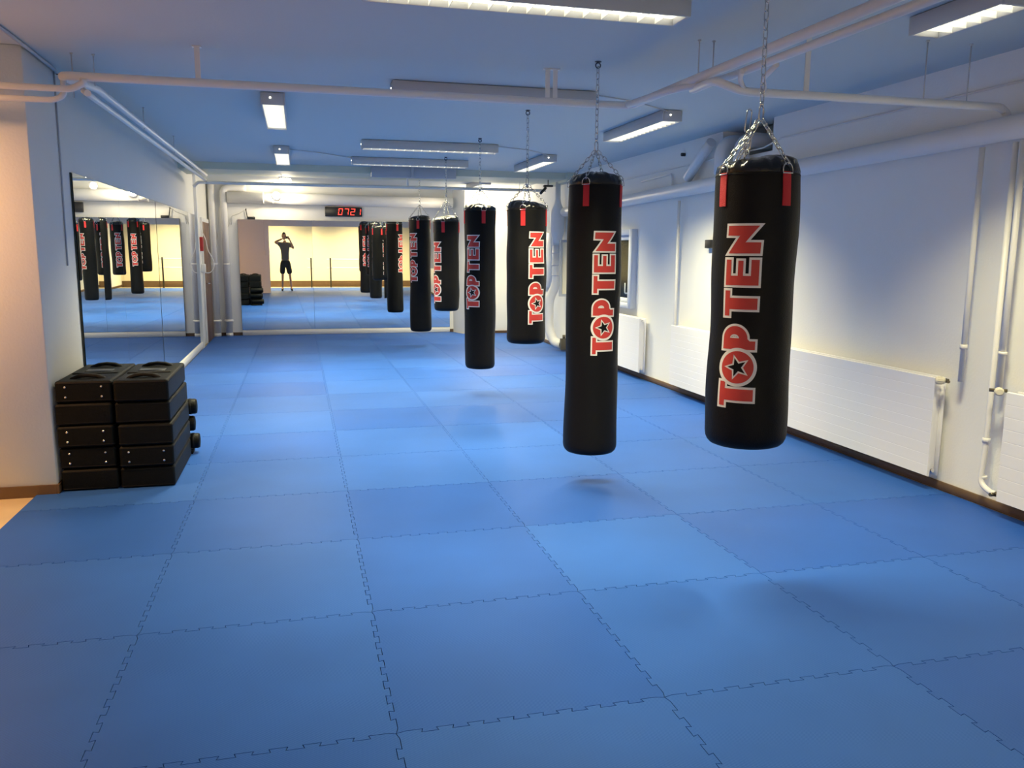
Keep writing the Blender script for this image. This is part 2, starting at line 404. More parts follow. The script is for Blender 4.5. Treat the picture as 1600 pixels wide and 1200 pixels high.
# ================================================================== CEILING LAMPS
def lamp(cx, cy, L, along, label, W=0.19, power=LAMP_W, col=LAMP_COL, z=ZC, spread=LAMP_SPREAD):
    t = thing('ceiling_lamp', label, 'ceiling lamp', (cx, cy, z), 0 if along == 'x' else PI/2, 'fluorescent louvre lamps on the ceiling')
    hl, hw, H = L/2, W/2, 0.10
    mb = MB()
    mb.box(-hl, hl, -hw, -hw+0.012, -H, -0.004, bevel=0.003, seg=1); mb.box(-hl, hl, hw-0.012, hw, -H, -0.004, bevel=0.003, seg=1)
    mb.box(-hl, -hl+0.02, -hw+0.012, hw-0.012, -H, -0.004, bevel=0.003, seg=1); mb.box(hl-0.02, hl, -hw+0.012, hw-0.012, -H, -0.004, bevel=0.003, seg=1)
    mb.box(-hl+0.02, hl-0.02, -hw+0.012, hw-0.012, -0.03, -0.004)
    mb.build('lamp_housing', 'housing', t)
    mb = MB(); n = int(L/0.10); xa = -hl+0.02; st = (L-0.04)/n
    for k in range(1, n):
        x = xa+k*st; mb.box(x-0.0015, x+0.0015, -hw+0.013, hw-0.013, -H+0.002, -H+0.030)
    mb.build('louvre_grille', 'louvre', t)
    mb = MB()
    mb.box(-hl+0.022, hl-0.022, -hw+0.014, hw-0.014, -H+0.034, -H+0.042)
    mb.build('lamp_diffuser', 'tube', t)
    mb = MB(); mb.cyl((-hl-0.004, 0.02, -0.045), (-hl+0.002, 0.02, -0.045), 0.007, 10); mb.build('pilot_light', 'bulb', t)
    ld = bpy.data.lights.new('lamp_light', 'AREA'); ld.shape = 'RECTANGLE'; ld.size = L-0.06; ld.size_y = W-0.04
    ld.energy = power*L/1.55; ld.color = col; ld.spread = math.radians(spread)
    lo = bpy.data.objects.new('lamp_light', ld); COL.objects.link(lo); lo.parent = t; lo.location = (0, 0, -H+0.001)
    return t
lamp(1.13, 4.08, 1.60, 'x', 'nearest crosswise grey louvre lamp, cut off by the photo\'s top edge', power=LAMP_W*1.25)
lamp(1.52, 6.52, 1.60, 'x', 'second crosswise louvre lamp from the camera, behind the long white pipe', power=LAMP_W*1.2)
lamp(1.54, 9.93, 1.60, 'x', 'third crosswise louvre lamp from the camera, above the fourth punching bag')
lamp(1.54, 11.73, 1.60, 'x', 'farthest crosswise louvre lamp, just in front of the hanging duct')
lamp(-0.16, 7.92, 1.45, 'y', 'nearer of two lengthwise louvre lamps on the left side of ceiling', power=LAMP_W*1.6)
lamp(-0.16, 11.45, 1.45, 'y', 'farther of two lengthwise louvre lamps on the left side of ceiling', power=LAMP_W*1.6)
lamp(3.27, 7.80, 1.50, 'y', 'lengthwise louvre lamp on the right, above and behind the second punching bag', power=LAMP_W*1.5)
lamp(3.21, 11.35, 1.50, 'y', 'farther lengthwise louvre lamp on the right, above the third punching bag', power=LAMP_W*1.5)
lamp(3.31, 3.70, 0.62, 'y', 'short louvre lamp at the top right corner of the photo', power=LAMP_W*1.6)
lamp(3.21, 15.10, 1.30, 'y', 'lengthwise louvre lamp beyond the beam, above the far corner column', power=LAMP_W*1.2)
# rear and side rooms (seen only in the mirror)
def plain_lamp(cx, cy, sx, sy, power, col, label, z=ZC, sp=100):
    t = thing('ceiling_lamp', label, 'ceiling lamp', (cx, cy, z))
    mb = MB(); mb.box(-sx/2, sx/2, -sy/2, sy/2, -0.05, -0.002, bevel=0.006, seg=1); mb.build('lamp_housing', 'housing', t)
    mb = MB(); mb.box(-sx/2+0.02, sx/2-0.02, -sy/2+0.02, sy/2-0.02, -0.058, -0.050); mb.build('lamp_diffuser', 'tube', t)
    ld = bpy.data.lights.new('lamp_light', 'AREA'); ld.shape = 'RECTANGLE'; ld.size = sx-0.04; ld.size_y = sy-0.04; ld.energy = power; ld.color = col; ld.spread = math.radians(sp)
    lo = bpy.data.objects.new('lamp_light', ld); COL.objects.link(lo); lo.parent = t; lo.location = (0, 0, -0.060)
plain_lamp(2.2, -1.9, 1.2, 0.3, 190, BACK_COL, 'wide flat lamp on the rear room ceiling, right side', sp=125)
plain_lamp(-0.4, -2.0, 1.2, 0.3, 190, BACK_COL, 'wide flat lamp on the rear room ceiling, left side', sp=125)
plain_lamp(-2.9, 5.1, 0.4, 0.4, 110, WARM_COL, 'square warm lamp on the side room ceiling left of the pillar', sp=165)

# square lamp beyond the beam and the two round wall lamps
t = thing('square_ceiling_lamp', 'bright square white lamp on the ceiling beyond the beam', 'ceiling lamp', (-0.17, 14.45, ZC))
mb = MB(); mb.box(-0.10, 0.10, -0.10, 0.10, -0.09, -0.002, bevel=0.01); mb.build('lamp_housing', 'housing', t)
mb = MB(); mb.box(-0.095, 0.095, -0.095, 0.095, -0.20, -0.09, bevel=0.03, seg=4); mb.build('lamp_globe', 'bulb', t)
ld = bpy.data.lights.new('lamp_light', 'POINT'); ld.energy = 34; ld.color = BULB_COL; ld.shadow_soft_size = 0.05
lo = bpy.data.objects.new('lamp_light', ld); COL.objects.link(lo); lo.parent = t; lo.location = (0, 0, -0.28)
def round_lamp(x, z, y, label, power):
    t = thing('round_wall_lamp', label, 'wall lamp', (x, y, z))
    mb = MB(); mb.tube([(0, 0.0, 0), (0, -0.03, 0)], 0.075, 24); mb.build('lamp_base', 'trim', t)
    mb = MB(); pr_ = [(0, -0.03), (0, -0.05), (0, -0.075), (0, -0.09)]; mb.tube([(0, a, 0) for _, a in pr_], 0, 24, radii=[0.07, 0.066, 0.045, 0.01]); mb.build('lamp_globe', 'bulb', t)
    ld = bpy.data.lights.new('lamp_light', 'POINT'); ld.energy = power; ld.color = BULB_COL; ld.shadow_soft_size = 0.06
    lo = bpy.data.objects.new('lamp_light', ld); COL.objects.link(lo); lo.parent = t; lo.location = (0, -0.17, 0)
round_lamp(-0.37, 2.66, 16.58, 'round white bulkhead lamp on the thick pipe of the far wall', 26)
round_lamp(3.60, 2.46, 16.42, 'round bulkhead lamp on the far corner column, behind the bags', 50)

# ================================================================== PIPES
def pipe(name, pts, r, label, cat='pipe', rad=0.06, seg=14, m_='pipe', group=None, flanges=()):
    mb = MB(); mb.tube(rounded(pts, rad), r, seg)
    for a, b, R in flanges: mb.cyl(a, b, R, seg)
    return tag(mb.build(name, m_), label, cat, group)
PZ = 2.680
pipe('ceiling_pipe', [(2.44, 1.1, PZ), (2.34, 5.76, PZ), (-1.38, 5.76, PZ), (-1.33, 5.92, PZ), (-1.32, 6.5, 2.74), (-1.32, 13.6, 2.76)], 0.0265, 'long white painted pipe crossing below the ceiling in front of the second lamp', rad=0.10)
pipe('ceiling_pipe', [(2.53, 1.1, PZ-0.03), (2.45, 4.6, PZ-0.03), (2.30, 5.0, PZ-0.03), (2.26, 5.60, PZ-0.02)], 0.022, 'thinner white pipe running beside the long pipe toward the camera', rad=0.1)
pipe('ceiling_pipe', [(2.40, 4.9, PZ-0.04), (2.30, 4.42, 2.60), (2.46, 4.40, 2.545), (2.9, 4.40, 2.545), (4.24, 4.40, 2.545), (4.30, 4.40, 2.50), (4.30, 4.40, 2.42)], 0.024, 'white branch pipe running to the right wall above the nearest bag', rad=0.07)
pipe('riser_pipe', [(2.40, 4.30, PZ-0.05), (2.42, 4.36, 2.60), (2.47, 4.395, 2.56)], 0.014, 'left short bent riser between the two ceiling pipes', rad=0.03, group='short risers')
pipe('riser_pipe', [(2.49, 4.10, PZ-0.05), (2.53, 4.30, 2.60), (2.60, 4.395, 2.56)], 0.014, 'right short bent riser between the two ceiling pipes', rad=0.03, group='short risers')
pipe('side_pipe', [(-3.6, 5.74, 2.605), (-1.30, 5.74, 2.60), (-1.235, 5.74, 2.64), (-1.235, 5.74, 2.66)], 0.020, 'upper of two thin white pipes entering from left past the pillar', rad=0.07, group='thin pipes entering from the left')
pipe('side_pipe', [(-3.6, 5.80, 2.545), (-1.42, 5.80, 2.54), (-1.36, 5.80, 2.57), (-1.36, 5.80, 2.66)], 0.018, 'lower of two thin white pipes entering from left past the pillar', rad=0.06, group='thin pipes entering from the left')
pipe('ceiling_pipe', [(-1.24, 5.86, 2.60), (-1.34, 6.2, 2.672), (-1.34, 13.7, 2.69)], 0.020, 'thin white pipe running high along the left wall to the far end', rad=0.1)
pipe('ceiling_pipe', [(-1.52, 13.75, 2.60), (-1.45, 13.72, 2.66), (4.05, 13.6, 2.66)], 0.024, 'straight white pipe crossing the far end under the beam', rad=0.03)
pipe('heating_main', [(4.265, 0.97, 2.46), (4.265, 7.5, 2.37), (4.265, 13.22, 2.295)], 0.074, 'thick white pipe running along the top of the right wall', rad=0.2, seg=24)
pipe('conduit_pipe', [(4.337, 4.0, 2.70), (4.337, 7.0, 2.69), (4.341, 7.3, 2.640), (4.341, 8.2, 2.640), (4.337, 10.6, 2.62), (4.337, 11.0, 2.62)], 0.008, 'very thin white conduit along upper right wall crossing the vent niche', rad=0.02, seg=8)
# rods and strap hangers
def hanger(x, y, z1, kind, label):
    mb = MB()
    if kind == 'strap':
        mb.box(x-0.016, x+0.016, y-0.004, y+0.004, z1, ZC)
        mb.box(x-0.028, x+0.028, y-0.02, y+0.02, ZC-0.008, ZC)
    else:
        mb.cyl((x, y, z1), (x, y, ZC), 0.004, 8); mb.cyl((x, y, ZC-0.010), (x, y, ZC), 0.010, 10)
    tag(mb.build('pipe_hanger', 'pipe' if kind == 'strap' else 'housing'), label, 'pipe hanger', 'pipe hangers on the ceiling')
hanger(-0.575, 5.76, PZ+0.02, 'strap', 'white flat strap holding the long ceiling pipe, at left')
hanger(1.72, 5.76, PZ+0.02, 'strap', 'left one of the paired straps over the second crosswise lamp')
hanger(1.775, 5.76, PZ+0.02, 'strap', 'right one of the paired straps over the second crosswise lamp')
hanger(2.365, 4.76, PZ+0.02, 'rod', 'left dark rod of the pair holding the bent pipe')
hanger(2.46, 4.76, PZ-0.01, 'rod', 'right dark rod of the pair holding the bent pipe')
hanger(2.87, 4.40, 2.56, 'strap', 'white strap holding the branch pipe, right of the nearest bag chain')
hanger(3.67, 4.40, 2.56, 'rod', 'left thin rod holding the branch pipe near right wall')
hanger(3.98, 4.40, 2.56, 'rod', 'right thin rod holding the branch pipe near right wall')
hanger(-1.39, 6.18, 2.62, 'rod', 'left thin rod above the pipe bend beside the pillar')
hanger(-1.26, 6.18, PZ+0.02, 'rod', 'right thin rod above the pipe bend beside the pillar')
hanger(-1.31, 8.3, PZ+0.03, 'rod', 'thin rod holding left wall pipes nearest the camera')
hanger(-1.31, 10.2, PZ+0.03, 'rod', 'thin rod holding left wall pipes farther along')
hanger(1.74, 13.61, 2.68, 'strap', 'white strap holding the far crossing pipe below the duct')
hanger(-0.22, 13.64, 2.68, 'rod', 'thin rod holding the far crossing pipe near the square lamp')
hanger(3.60, 13.61, 2.68, 'rod', 'thin rod holding the far crossing pipe near the camera bracket')
# cables between lamps on the ceiling
def cable(pts, label, r=0.006, m_='housing', name='ceiling_cable'):
    mb = MB(); mb.tube(pts, r, 8); tag(mb.build(name, m_), label, 'cable')
cable([(2.33, 6.50, ZC-0.015), (2.8, 6.75, ZC-0.008), (3.22, 7.05, ZC-0.015)], 'grey cable joining the second crosswise lamp to the right lamp')
cable([(2.34, 9.93, ZC-0.015), (2.8, 10.2, ZC-0.008), (3.2, 10.6, ZC-0.015)], 'grey cable joining the third crosswise lamp to the far right lamp')
cable([(-0.06, 11.0, ZC-0.012), (0.3, 11.3, ZC-0.008), (0.74, 11.73, ZC-0.012)], 'thin grey cable joining far left lamp to farthest crosswise lamp')
cable([(XL+0.03, 2.0, ZC-0.012), (XL+0.03, 6.0, ZC-0.012), (XL+0.02, 6.7, ZC-0.015), (XL+0.02, 6.72, ZC-0.03)], 'dark conduit along the ceiling edge running to the pillar', 0.012, 'duct')
cable([(XL+0.008, 6.72, 2.88), (XL+0.008, 6.71, 2.2), (XL+0.008, 6.69, 1.52)], 'thin grey vertical cable on left wall beside the mirror', 0.006, 'duct')
cable([(XL+0.02, 6.72, 2.86), (-1.40, 6.75, 2.85)], 'short black stay between left wall and ceiling by the pipe bend', 0.004, 'black')
# vent pipes at the niche
pipe('vent_pipe', [(4.85, 7.93, 2.76), (4.248, 7.93, 2.76), (4.248, 7.93, 2.445)], 0.078, 'thick white vent elbow dropping from the niche, left one', rad=0.13, seg=24, group='vent elbows in the wall niche')
pipe('vent_pipe', [(4.85, 7.55, 2.74), (4.248, 7.55, 2.74), (4.248, 7.55, 2.448)], 0.076, 'thick white vent elbow dropping from the niche, right one', rad=0.13, seg=24, group='vent elbows in the wall niche')
pipe('vent_pipe', [(4.27, 8.75, 2.475), (4.26, 8.45, 2.66), (4.27, 8.22, 2.80)], 0.055, 'slanted thin vent branch rising left of the wall niche', rad=0.1, seg=18)
# thin wall conduit with a hooked top
pipe('wall_conduit', [(4.33, 10.2, 2.55), (4.33, 9.3, 2.57), (4.33, 9.28, 2.45), (4.33, 9.28, 2.34)], 0.012, 'thin hooked white conduit on upper right wall beside the second bag', rad=0.05, seg=8)
# heating risers on the right wall
pipe('heating_pipe', [(4.285, 4.565, 2.325), (4.285, 4.565, 0.80)], 0.018, 'single white vertical heating pipe beside the wide middle radiator', group='heating risers', flanges=[((4.285, 4.565, 1.02), (4.285, 4.565, 1.05), 0.024)])
pipe('heating_pipe', [(4.285, 4.305, 2.328), (4.285, 4.305, 0.42), (4.27, 4.305, 0.17), (4.265, 4.22, 0.135), (4.265, 4.17, 0.135)], 0.018, 'left pipe of the vertical heating pair near the photo\'s right edge', group='heating risers', flanges=[((4.285, 4.305, 0.44), (4.285, 4.305, 0.47), 0.024), ((4.285, 4.305, 0.20), (4.285, 4.305, 0.22), 0.026)])
pipe('heating_pipe', [(4.285, 4.245, 2.328), (4.285, 4.245, 0.80)], 0.018, 'right pipe of the vertical heating pair near the photo\'s right edge', group='heating risers', flanges=[((4.285, 4.245, 1.02), (4.285, 4.245, 1.04), 0.026)])
pipe('heating_pipe', [(4.29, 8.985, 2.24), (4.29, 8.985, 0.14)], 0.018, 'white vertical heating pipe on right wall left of the nearest bag', group='heating risers', flanges=[((4.29, 8.985, 0.36), (4.29, 8.985, 0.40), 0.03)])
# big drain in the far right corner
dr = thing('drain_pipe', 'thick white drain pipe with elbows in the far right corner', 'pipe', (4.2, 13.45, 0))
def dloc(mb):
    for v in mb.bm.verts: v.co -= dr.location
    return mb
mb = MB(); mb.tube(rounded([(4.22, 13.45, 1.80), (4.22, 13.45, 1.10), (4.09, 13.45, 0.86), (4.09, 13.45, 0.36), (4.16, 13.35, 0.13), (4.25, 13.20, 0.11)], 0.13, 8), 0.078, 24)
dloc(mb).build('pipe_run', 'pipe', dr)
mb = MB(); mb.lathe([(0.078, 1.78), (0.085, 1.86), (0.118, 1.98), (0.122, 2.22), (0.115, 2.32), (0.060, 2.44), (0.045, 2.52), (0.045, 2.795)], 28, axis=(4.22, 13.45, 0)); dloc(mb).build('vent_bottle', 'pipe', dr)
for z in (1.25, 1.42, 1.62, 1.76):
    mb = MB(); mb.cyl((4.22, 13.45, z), (4.22, 13.45, z+0.02), 0.086, 24); mb.box(4.29, 4.345, 13.43, 13.47, z, z+0.02); dloc(mb).build('pipe_collar', 'pipe', dr)
mb = MB(); mb.box(4.19, 4.33, 13.06, 13.12, 0.03, 0.22); mb.cyl((4.25, 13.09, 0.22), (4.25, 13.09, 0.28), 0.025); mb.cyl((4.25, 13.21, 0.11), (4.25, 13.12, 0.11), 0.06); dloc(mb).build('clean_out', 'brass', dr)
# far left pipes
for x, lb in ((-1.55, 'left of two white vertical pipes in the far left corner'), (-1.335, 'right of two white vertical pipes in the far left corner')):
    t = thing('corner_pipe', lb, 'pipe', (x, 16.74, 0), 0, 'vertical pipes in the far left corner')
    mb = MB()
    top = [(0, 0, 0), (0, 0, 2.62), (0, 0, 2.89)] if x < -1.5 else rounded([(0, 0, 0), (0, 0, 2.80), (0.30, 0, 2.80), (0.42, 0, 2.798)], 0.12)
    mb.tube(top, 0.062, 20); mb.build('pipe_run', 'pipe', t)
    mb = MB(); mb.lathe([(0.07, 0.27), (0.085, 0.28), (0.085, 0.31), (0.07, 0.32)], 20); mb.lathe([(0.066, 0), (0.066, 0.06)], 20); mb.build('pipe_collar', 'pipe', t)
    mb = MB(); mb.lathe([(0.066, 1.36), (0.066, 1.385)], 20); mb.box(0.06, 0.09, -0.01, 0.02, 1.35, 1.395); mb.build('pipe_clip', 'pipe', t)
pipe('far_main_pipe', [(-1.265, 16.72, 2.62), (3.03, 16.72, 2.60)], 0.105, 'thick white pipe along the far wall above the clock', rad=0.1, seg=24, flanges=[((-0.62, 16.72, 2.618), (-0.60, 16.72, 2.618), 0.112), ((-0.45, 16.72, 2.617), (-0.43, 16.72, 2.617), 0.112)])
mb = MB(); mb.box(1.10, 1.69, 12.80, 12.99, 2.745, ZC, bevel=0.004, seg=1); mb.box(1.73, 2.38, 12.80, 12.99, 2.745, ZC, bevel=0.004, seg=1)
mb.box(1.69, 1.73, 12.79, 12.99, 2.74, ZC)
tag(mb.build('ventilation_duct', 'duct'), 'flat blue grey ventilation duct under the ceiling behind farthest crosswise lamp', 'duct')

# ================================================================== RADIATORS
def radiator(y0, y1, label, bracket=True):
    t = thing('radiator', label, 'radiator', (4.27, (y0+y1)/2, 0), 0, 'white panel radiators on the right wall')
    h_ = (y1-y0)/2; mb = MB(); z0, z1 = 0.105, 0.805
    # front panel with shallow horizontal pressings
    n = 9; prof = []
    for k in range(n):
        a = z0+(z1-z0)*k/n; b = z0+(z1-z0)*(k+1)/n; prof += [(-0.05, a+0.003), (-0.05, b-0.003), (-0.0492, b)]
    prof = [(-0.044, z0)] + prof[:-1] + [(-0.044, z1)]
    A = [mb.bm.verts.new((x, -h_, z)) for x, z in prof]; B = [mb.bm.verts.new((x, h_, z)) for x, z in prof]
    for i in range(len(prof)-1): mb.bm.faces.new((A[i], B[i], B[i+1], A[i+1]))
    A2 = [mb.bm.verts.new((-0.03, -h_, z)) for x, z in (prof[0], prof[-1])]; B2 = [mb.bm.verts.new((-0.03, h_, z)) for x, z in (prof[0], prof[-1])]
    mb.bm.faces.new((A[0], A2[0], B2[0], B[0])); mb.bm.faces.new((A[-1], B[-1], B2[1], A2[1]))
    mb.bm.faces.new([A2[0]] + A + [A2[1]]); mb.bm.faces.new([B2[1]] + B[::-1] + [B2[0]]); mb.bm.faces.new((A2[0], A2[1], B2[1], B2[0]))
    mb.build('radiator_panel', 'radiator', t)
    mb = MB(); mb.box(0.028, 0.045, -h_, h_, z0, z1, bevel=0.003, seg=1); mb.build('rear_panel', 'radiator', t)
    mb = MB(); nf = int((y1-y0)/0.06)
    for k in range(nf):
        y = -h_+0.03+k*(2*h_-0.06)/(nf-1); mb.box(-0.028, 0.026, y-0.002, y+0.002, z0+0.03, z1-0.02)
    mb.build('convector_fins', 'radiator', t)
    mb = MB()
    for y in (-h_+0.2, h_-0.2):
        for z in (0.2, 0.7): mb.box(0.045, 0.0785, y-0.02, y+0.02, z-0.02, z+0.02)
    mb.build('wall_bracket', 'radiator', t)
    mb = MB()
    for y in (-h_, h_):
        for z in (z0+0.04, z1-0.03): mb.cyl((-0.01, y-0.008, z), (-0.01, y+0.008, z), 0.012, 8)
    mb.build('end_plug', 'rivet', t)
    return t
radiator(2.30, 4.12, 'white panel radiator cut off by the photo\'s right edge')
radiator(4.72, 6.98, 'wide white panel radiator just right of the nearest punching bag')
radiator(7.30, 8.93, 'white panel radiator mostly hidden behind the nearest punching bag')
radiator(9.87, 12.40, 'white panel radiator below the window on the right wall')
def valve(x, y, z, d, label):
    t = thing('thermostat_valve', label, 'valve', (x, y, z), 0, 'radiator thermostat valves')
    mb = MB(); mb.tube([(0, 0, 0), (-0.01, 0, 0), (-0.055, 0, 0), (-0.062, 0, 0)], 0, 16, radii=[0.017, 0.024, 0.026, 0.018])
    for k in range(12):
        a = 2*PI*k/12; mb.box(-0.05, -0.02, 0.0255*math.cos(a)-0.002, 0.0255*math.cos(a)+0.002, 0.0255*math.sin(a)-0.002, 0.0255*math.sin(a)+0.002)
    mb.build('valve_knob', 'valve', t)
    mb = MB(); mb.cyl((0, 0, 0), (0.022, 0, 0), 0.014, 10); mb.cyl((0.012, -0.05, 0), (0.012, 0.05, 0), 0.011, 10); mb.build('valve_body', 'brass', t)
    t.rotation_euler = (0, 0, d)
valve(4.24, 4.65, 0.795, -0.6, 'cream ribbed thermostat knob at the wide middle radiator')
valve(4.235, 4.20, 0.80, 0.9, 'cream smooth thermostat knob at the radiator on photo\'s right edge')
mb = MB(); mb.cyl((4.265, 4.20, 0.135), (4.265, 4.13, 0.135), 0.017, 12); mb.cyl((4.25, 4.165, 0.135), (4.215, 4.165, 0.135), 0.012, 12)
tag(mb.build('return_valve', 'brass'), 'dark metal return valve at the foot of the right edge radiator', 'valve')

# ================================================================== PUNCHING BAGS
def arc(cx, cy, r, a0, a1, n, ry=None):
    ry = ry or r
    return [(cx+r*math.cos(math.radians(a0+(a1-a0)*k/n)), cy+ry*math.sin(math.radians(a0+(a1-a0)*k/n))) for k in range(n+1)]
# drawing plane: (h, s): h = letter height 0 (right) .. 60 (left), s along reading direction; pixels
def T_(s0, s1, a, b, hb): return [(hb, s0), (60.5, s0), (60.5, s1), (hb, s1), (hb, b), (0, b), (0, a), (hb, a)]
W_ = []
W_.append(T_(0, 46.7, 9.5, 35.5, 44.5))
W_.append(T_(145, 192.5, 155.8, 181, 44.5))
O_out = arc(30.2, 67, 31.2, 0, 360, 48)[:-1]
# P
P_ = [(0, 92), (60.5, 92), (60.5, 110)] + arc(36.5, 113, 24, 0, 180, 20, 23.5) + [(12.5, 113), (0, 113)]
P_cnt = arc(37.5, 113.5, 7.6, 0, 180, 12, 6.2)
E_ = [(0, 193.8), (60.5, 193.8), (60.5, 241.5), (44, 241.5), (44, 217), (40, 217), (40, 240.5), (22, 240.5), (22, 217), (18, 217), (18, 241.5), (0, 241.5)]
E_ = [(0, 193.8), (60.5, 193.8), (60.5, 241.0), (44.5, 241.0), (44.5, 216), (40.0, 216), (40.0, 239.5), (24.5, 239.5), (24.5, 216), (19.5, 216), (19.5, 241.0), (0, 241.0)]
N_ = [(60.5, 243.5), (0, 243.5), (-1, 268.5), (19, 268.5), (0, 293.5), (60.5, 293.5), (60.5, 271), (43, 271)]
N_ = [(61, 243.5), (0, 243.5), (-1.0, 268.0), (19, 268.0), (-1.5, 293.5), (58.5, 293.5), (59.5, 271.5), (42, 271.0)]
def star(cx, cy, R, r): # first point toward +h (left)
    return [(cx+(R if k % 2 == 0 else r)*math.cos(PI*k/5), cy+(R if k % 2 == 0 else r)*math.sin(PI*k/5)) for k in range(10)]
def fill(loops, holes=()):
    """triangulated polygon cut in strips along h"""
    b = bmesh.new()
    for L in loops:
        try: b.faces.new([b.verts.new((p[0], p[1], 0)) for p in L])
        except ValueError: pass
    for h in range(-2, 66, 4):
        bmesh.ops.bisect_plane(b, geom=b.verts[:]+b.edges[:]+b.faces[:], plane_co=(h+0.13, 0, 0), plane_no=(1, 0, 0))
    lo_, hi_ = min(v.co.y for v in b.verts), max(v.co.y for v in b.verts)
    for k in range(1, int((hi_-lo_)/5)+1):
        bmesh.ops.bisect_plane(b, geom=b.verts[:]+b.edges[:]+b.faces[:], plane_co=(0, lo_+k*5+0.07, 0), plane_no=(0, 1, 0))
    bmesh.ops.triangulate(b, faces=b.faces[:])
    return b
def ring_fill(outer, inner):
    b = bmesh.new()
    vs2 = [Vector(p) for p in outer] + [Vector(p) for p in inner]
    n, m2 = len(outer), len(inner)
    ed = [(i, (i+1) % n) for i in range(n)] + [(n+i, n+(i+1) % m2) for i in range(m2)]
    r = delaunay_2d_cdt(vs2, ed, [], 1, 1e-6)
    def inside(p, L):
        c = False
        for i in range(len(L)):
            a, q = L[i], L[i-1]
            if (a[1] > p[1]) != (q[1] > p[1]) and p[0] < (q[0]-a[0])*(p[1]-a[1])/(q[1]-a[1])+a[0]: c = not c
        return c
    V = [b.verts.new((v.x, v.y, 0)) for v in r[0]]
    for f in r[2]:
        c = sum((r[0][i] for i in f), Vector((0, 0)))/len(f)
        if inside(c, outer) and not inside(c, inner): b.faces.new([V[i] for i in f])
    for h in range(-2, 66, 4):
        bmesh.ops.bisect_plane(b, geom=b.verts[:]+b.edges[:]+b.faces[:], plane_co=(h+0.13, 0, 0), plane_no=(1, 0, 0))
    lo_, hi_ = min(v.co.y for v in b.verts), max(v.co.y for v in b.verts)
    for k in range(1, int((hi_-lo_)/5)+1):
        bmesh.ops.bisect_plane(b, geom=b.verts[:]+b.edges[:]+b.faces[:], plane_co=(0, lo_+k*5+0.07, 0), plane_no=(0, 1, 0))
    bmesh.ops.triangulate(b, faces=b.faces[:])
    return b
def bag_r(r0, H, th, z, seed):
    """radius of the leather at angle th, height z above the bottom"""
    f = z/H
    a = 1 + 0.022*math.sin(f*9+seed) + 0.012*math.sin(f*17+seed*2+th) + 0.008*math.sin(2*th+seed+f*5)
    return r0*a
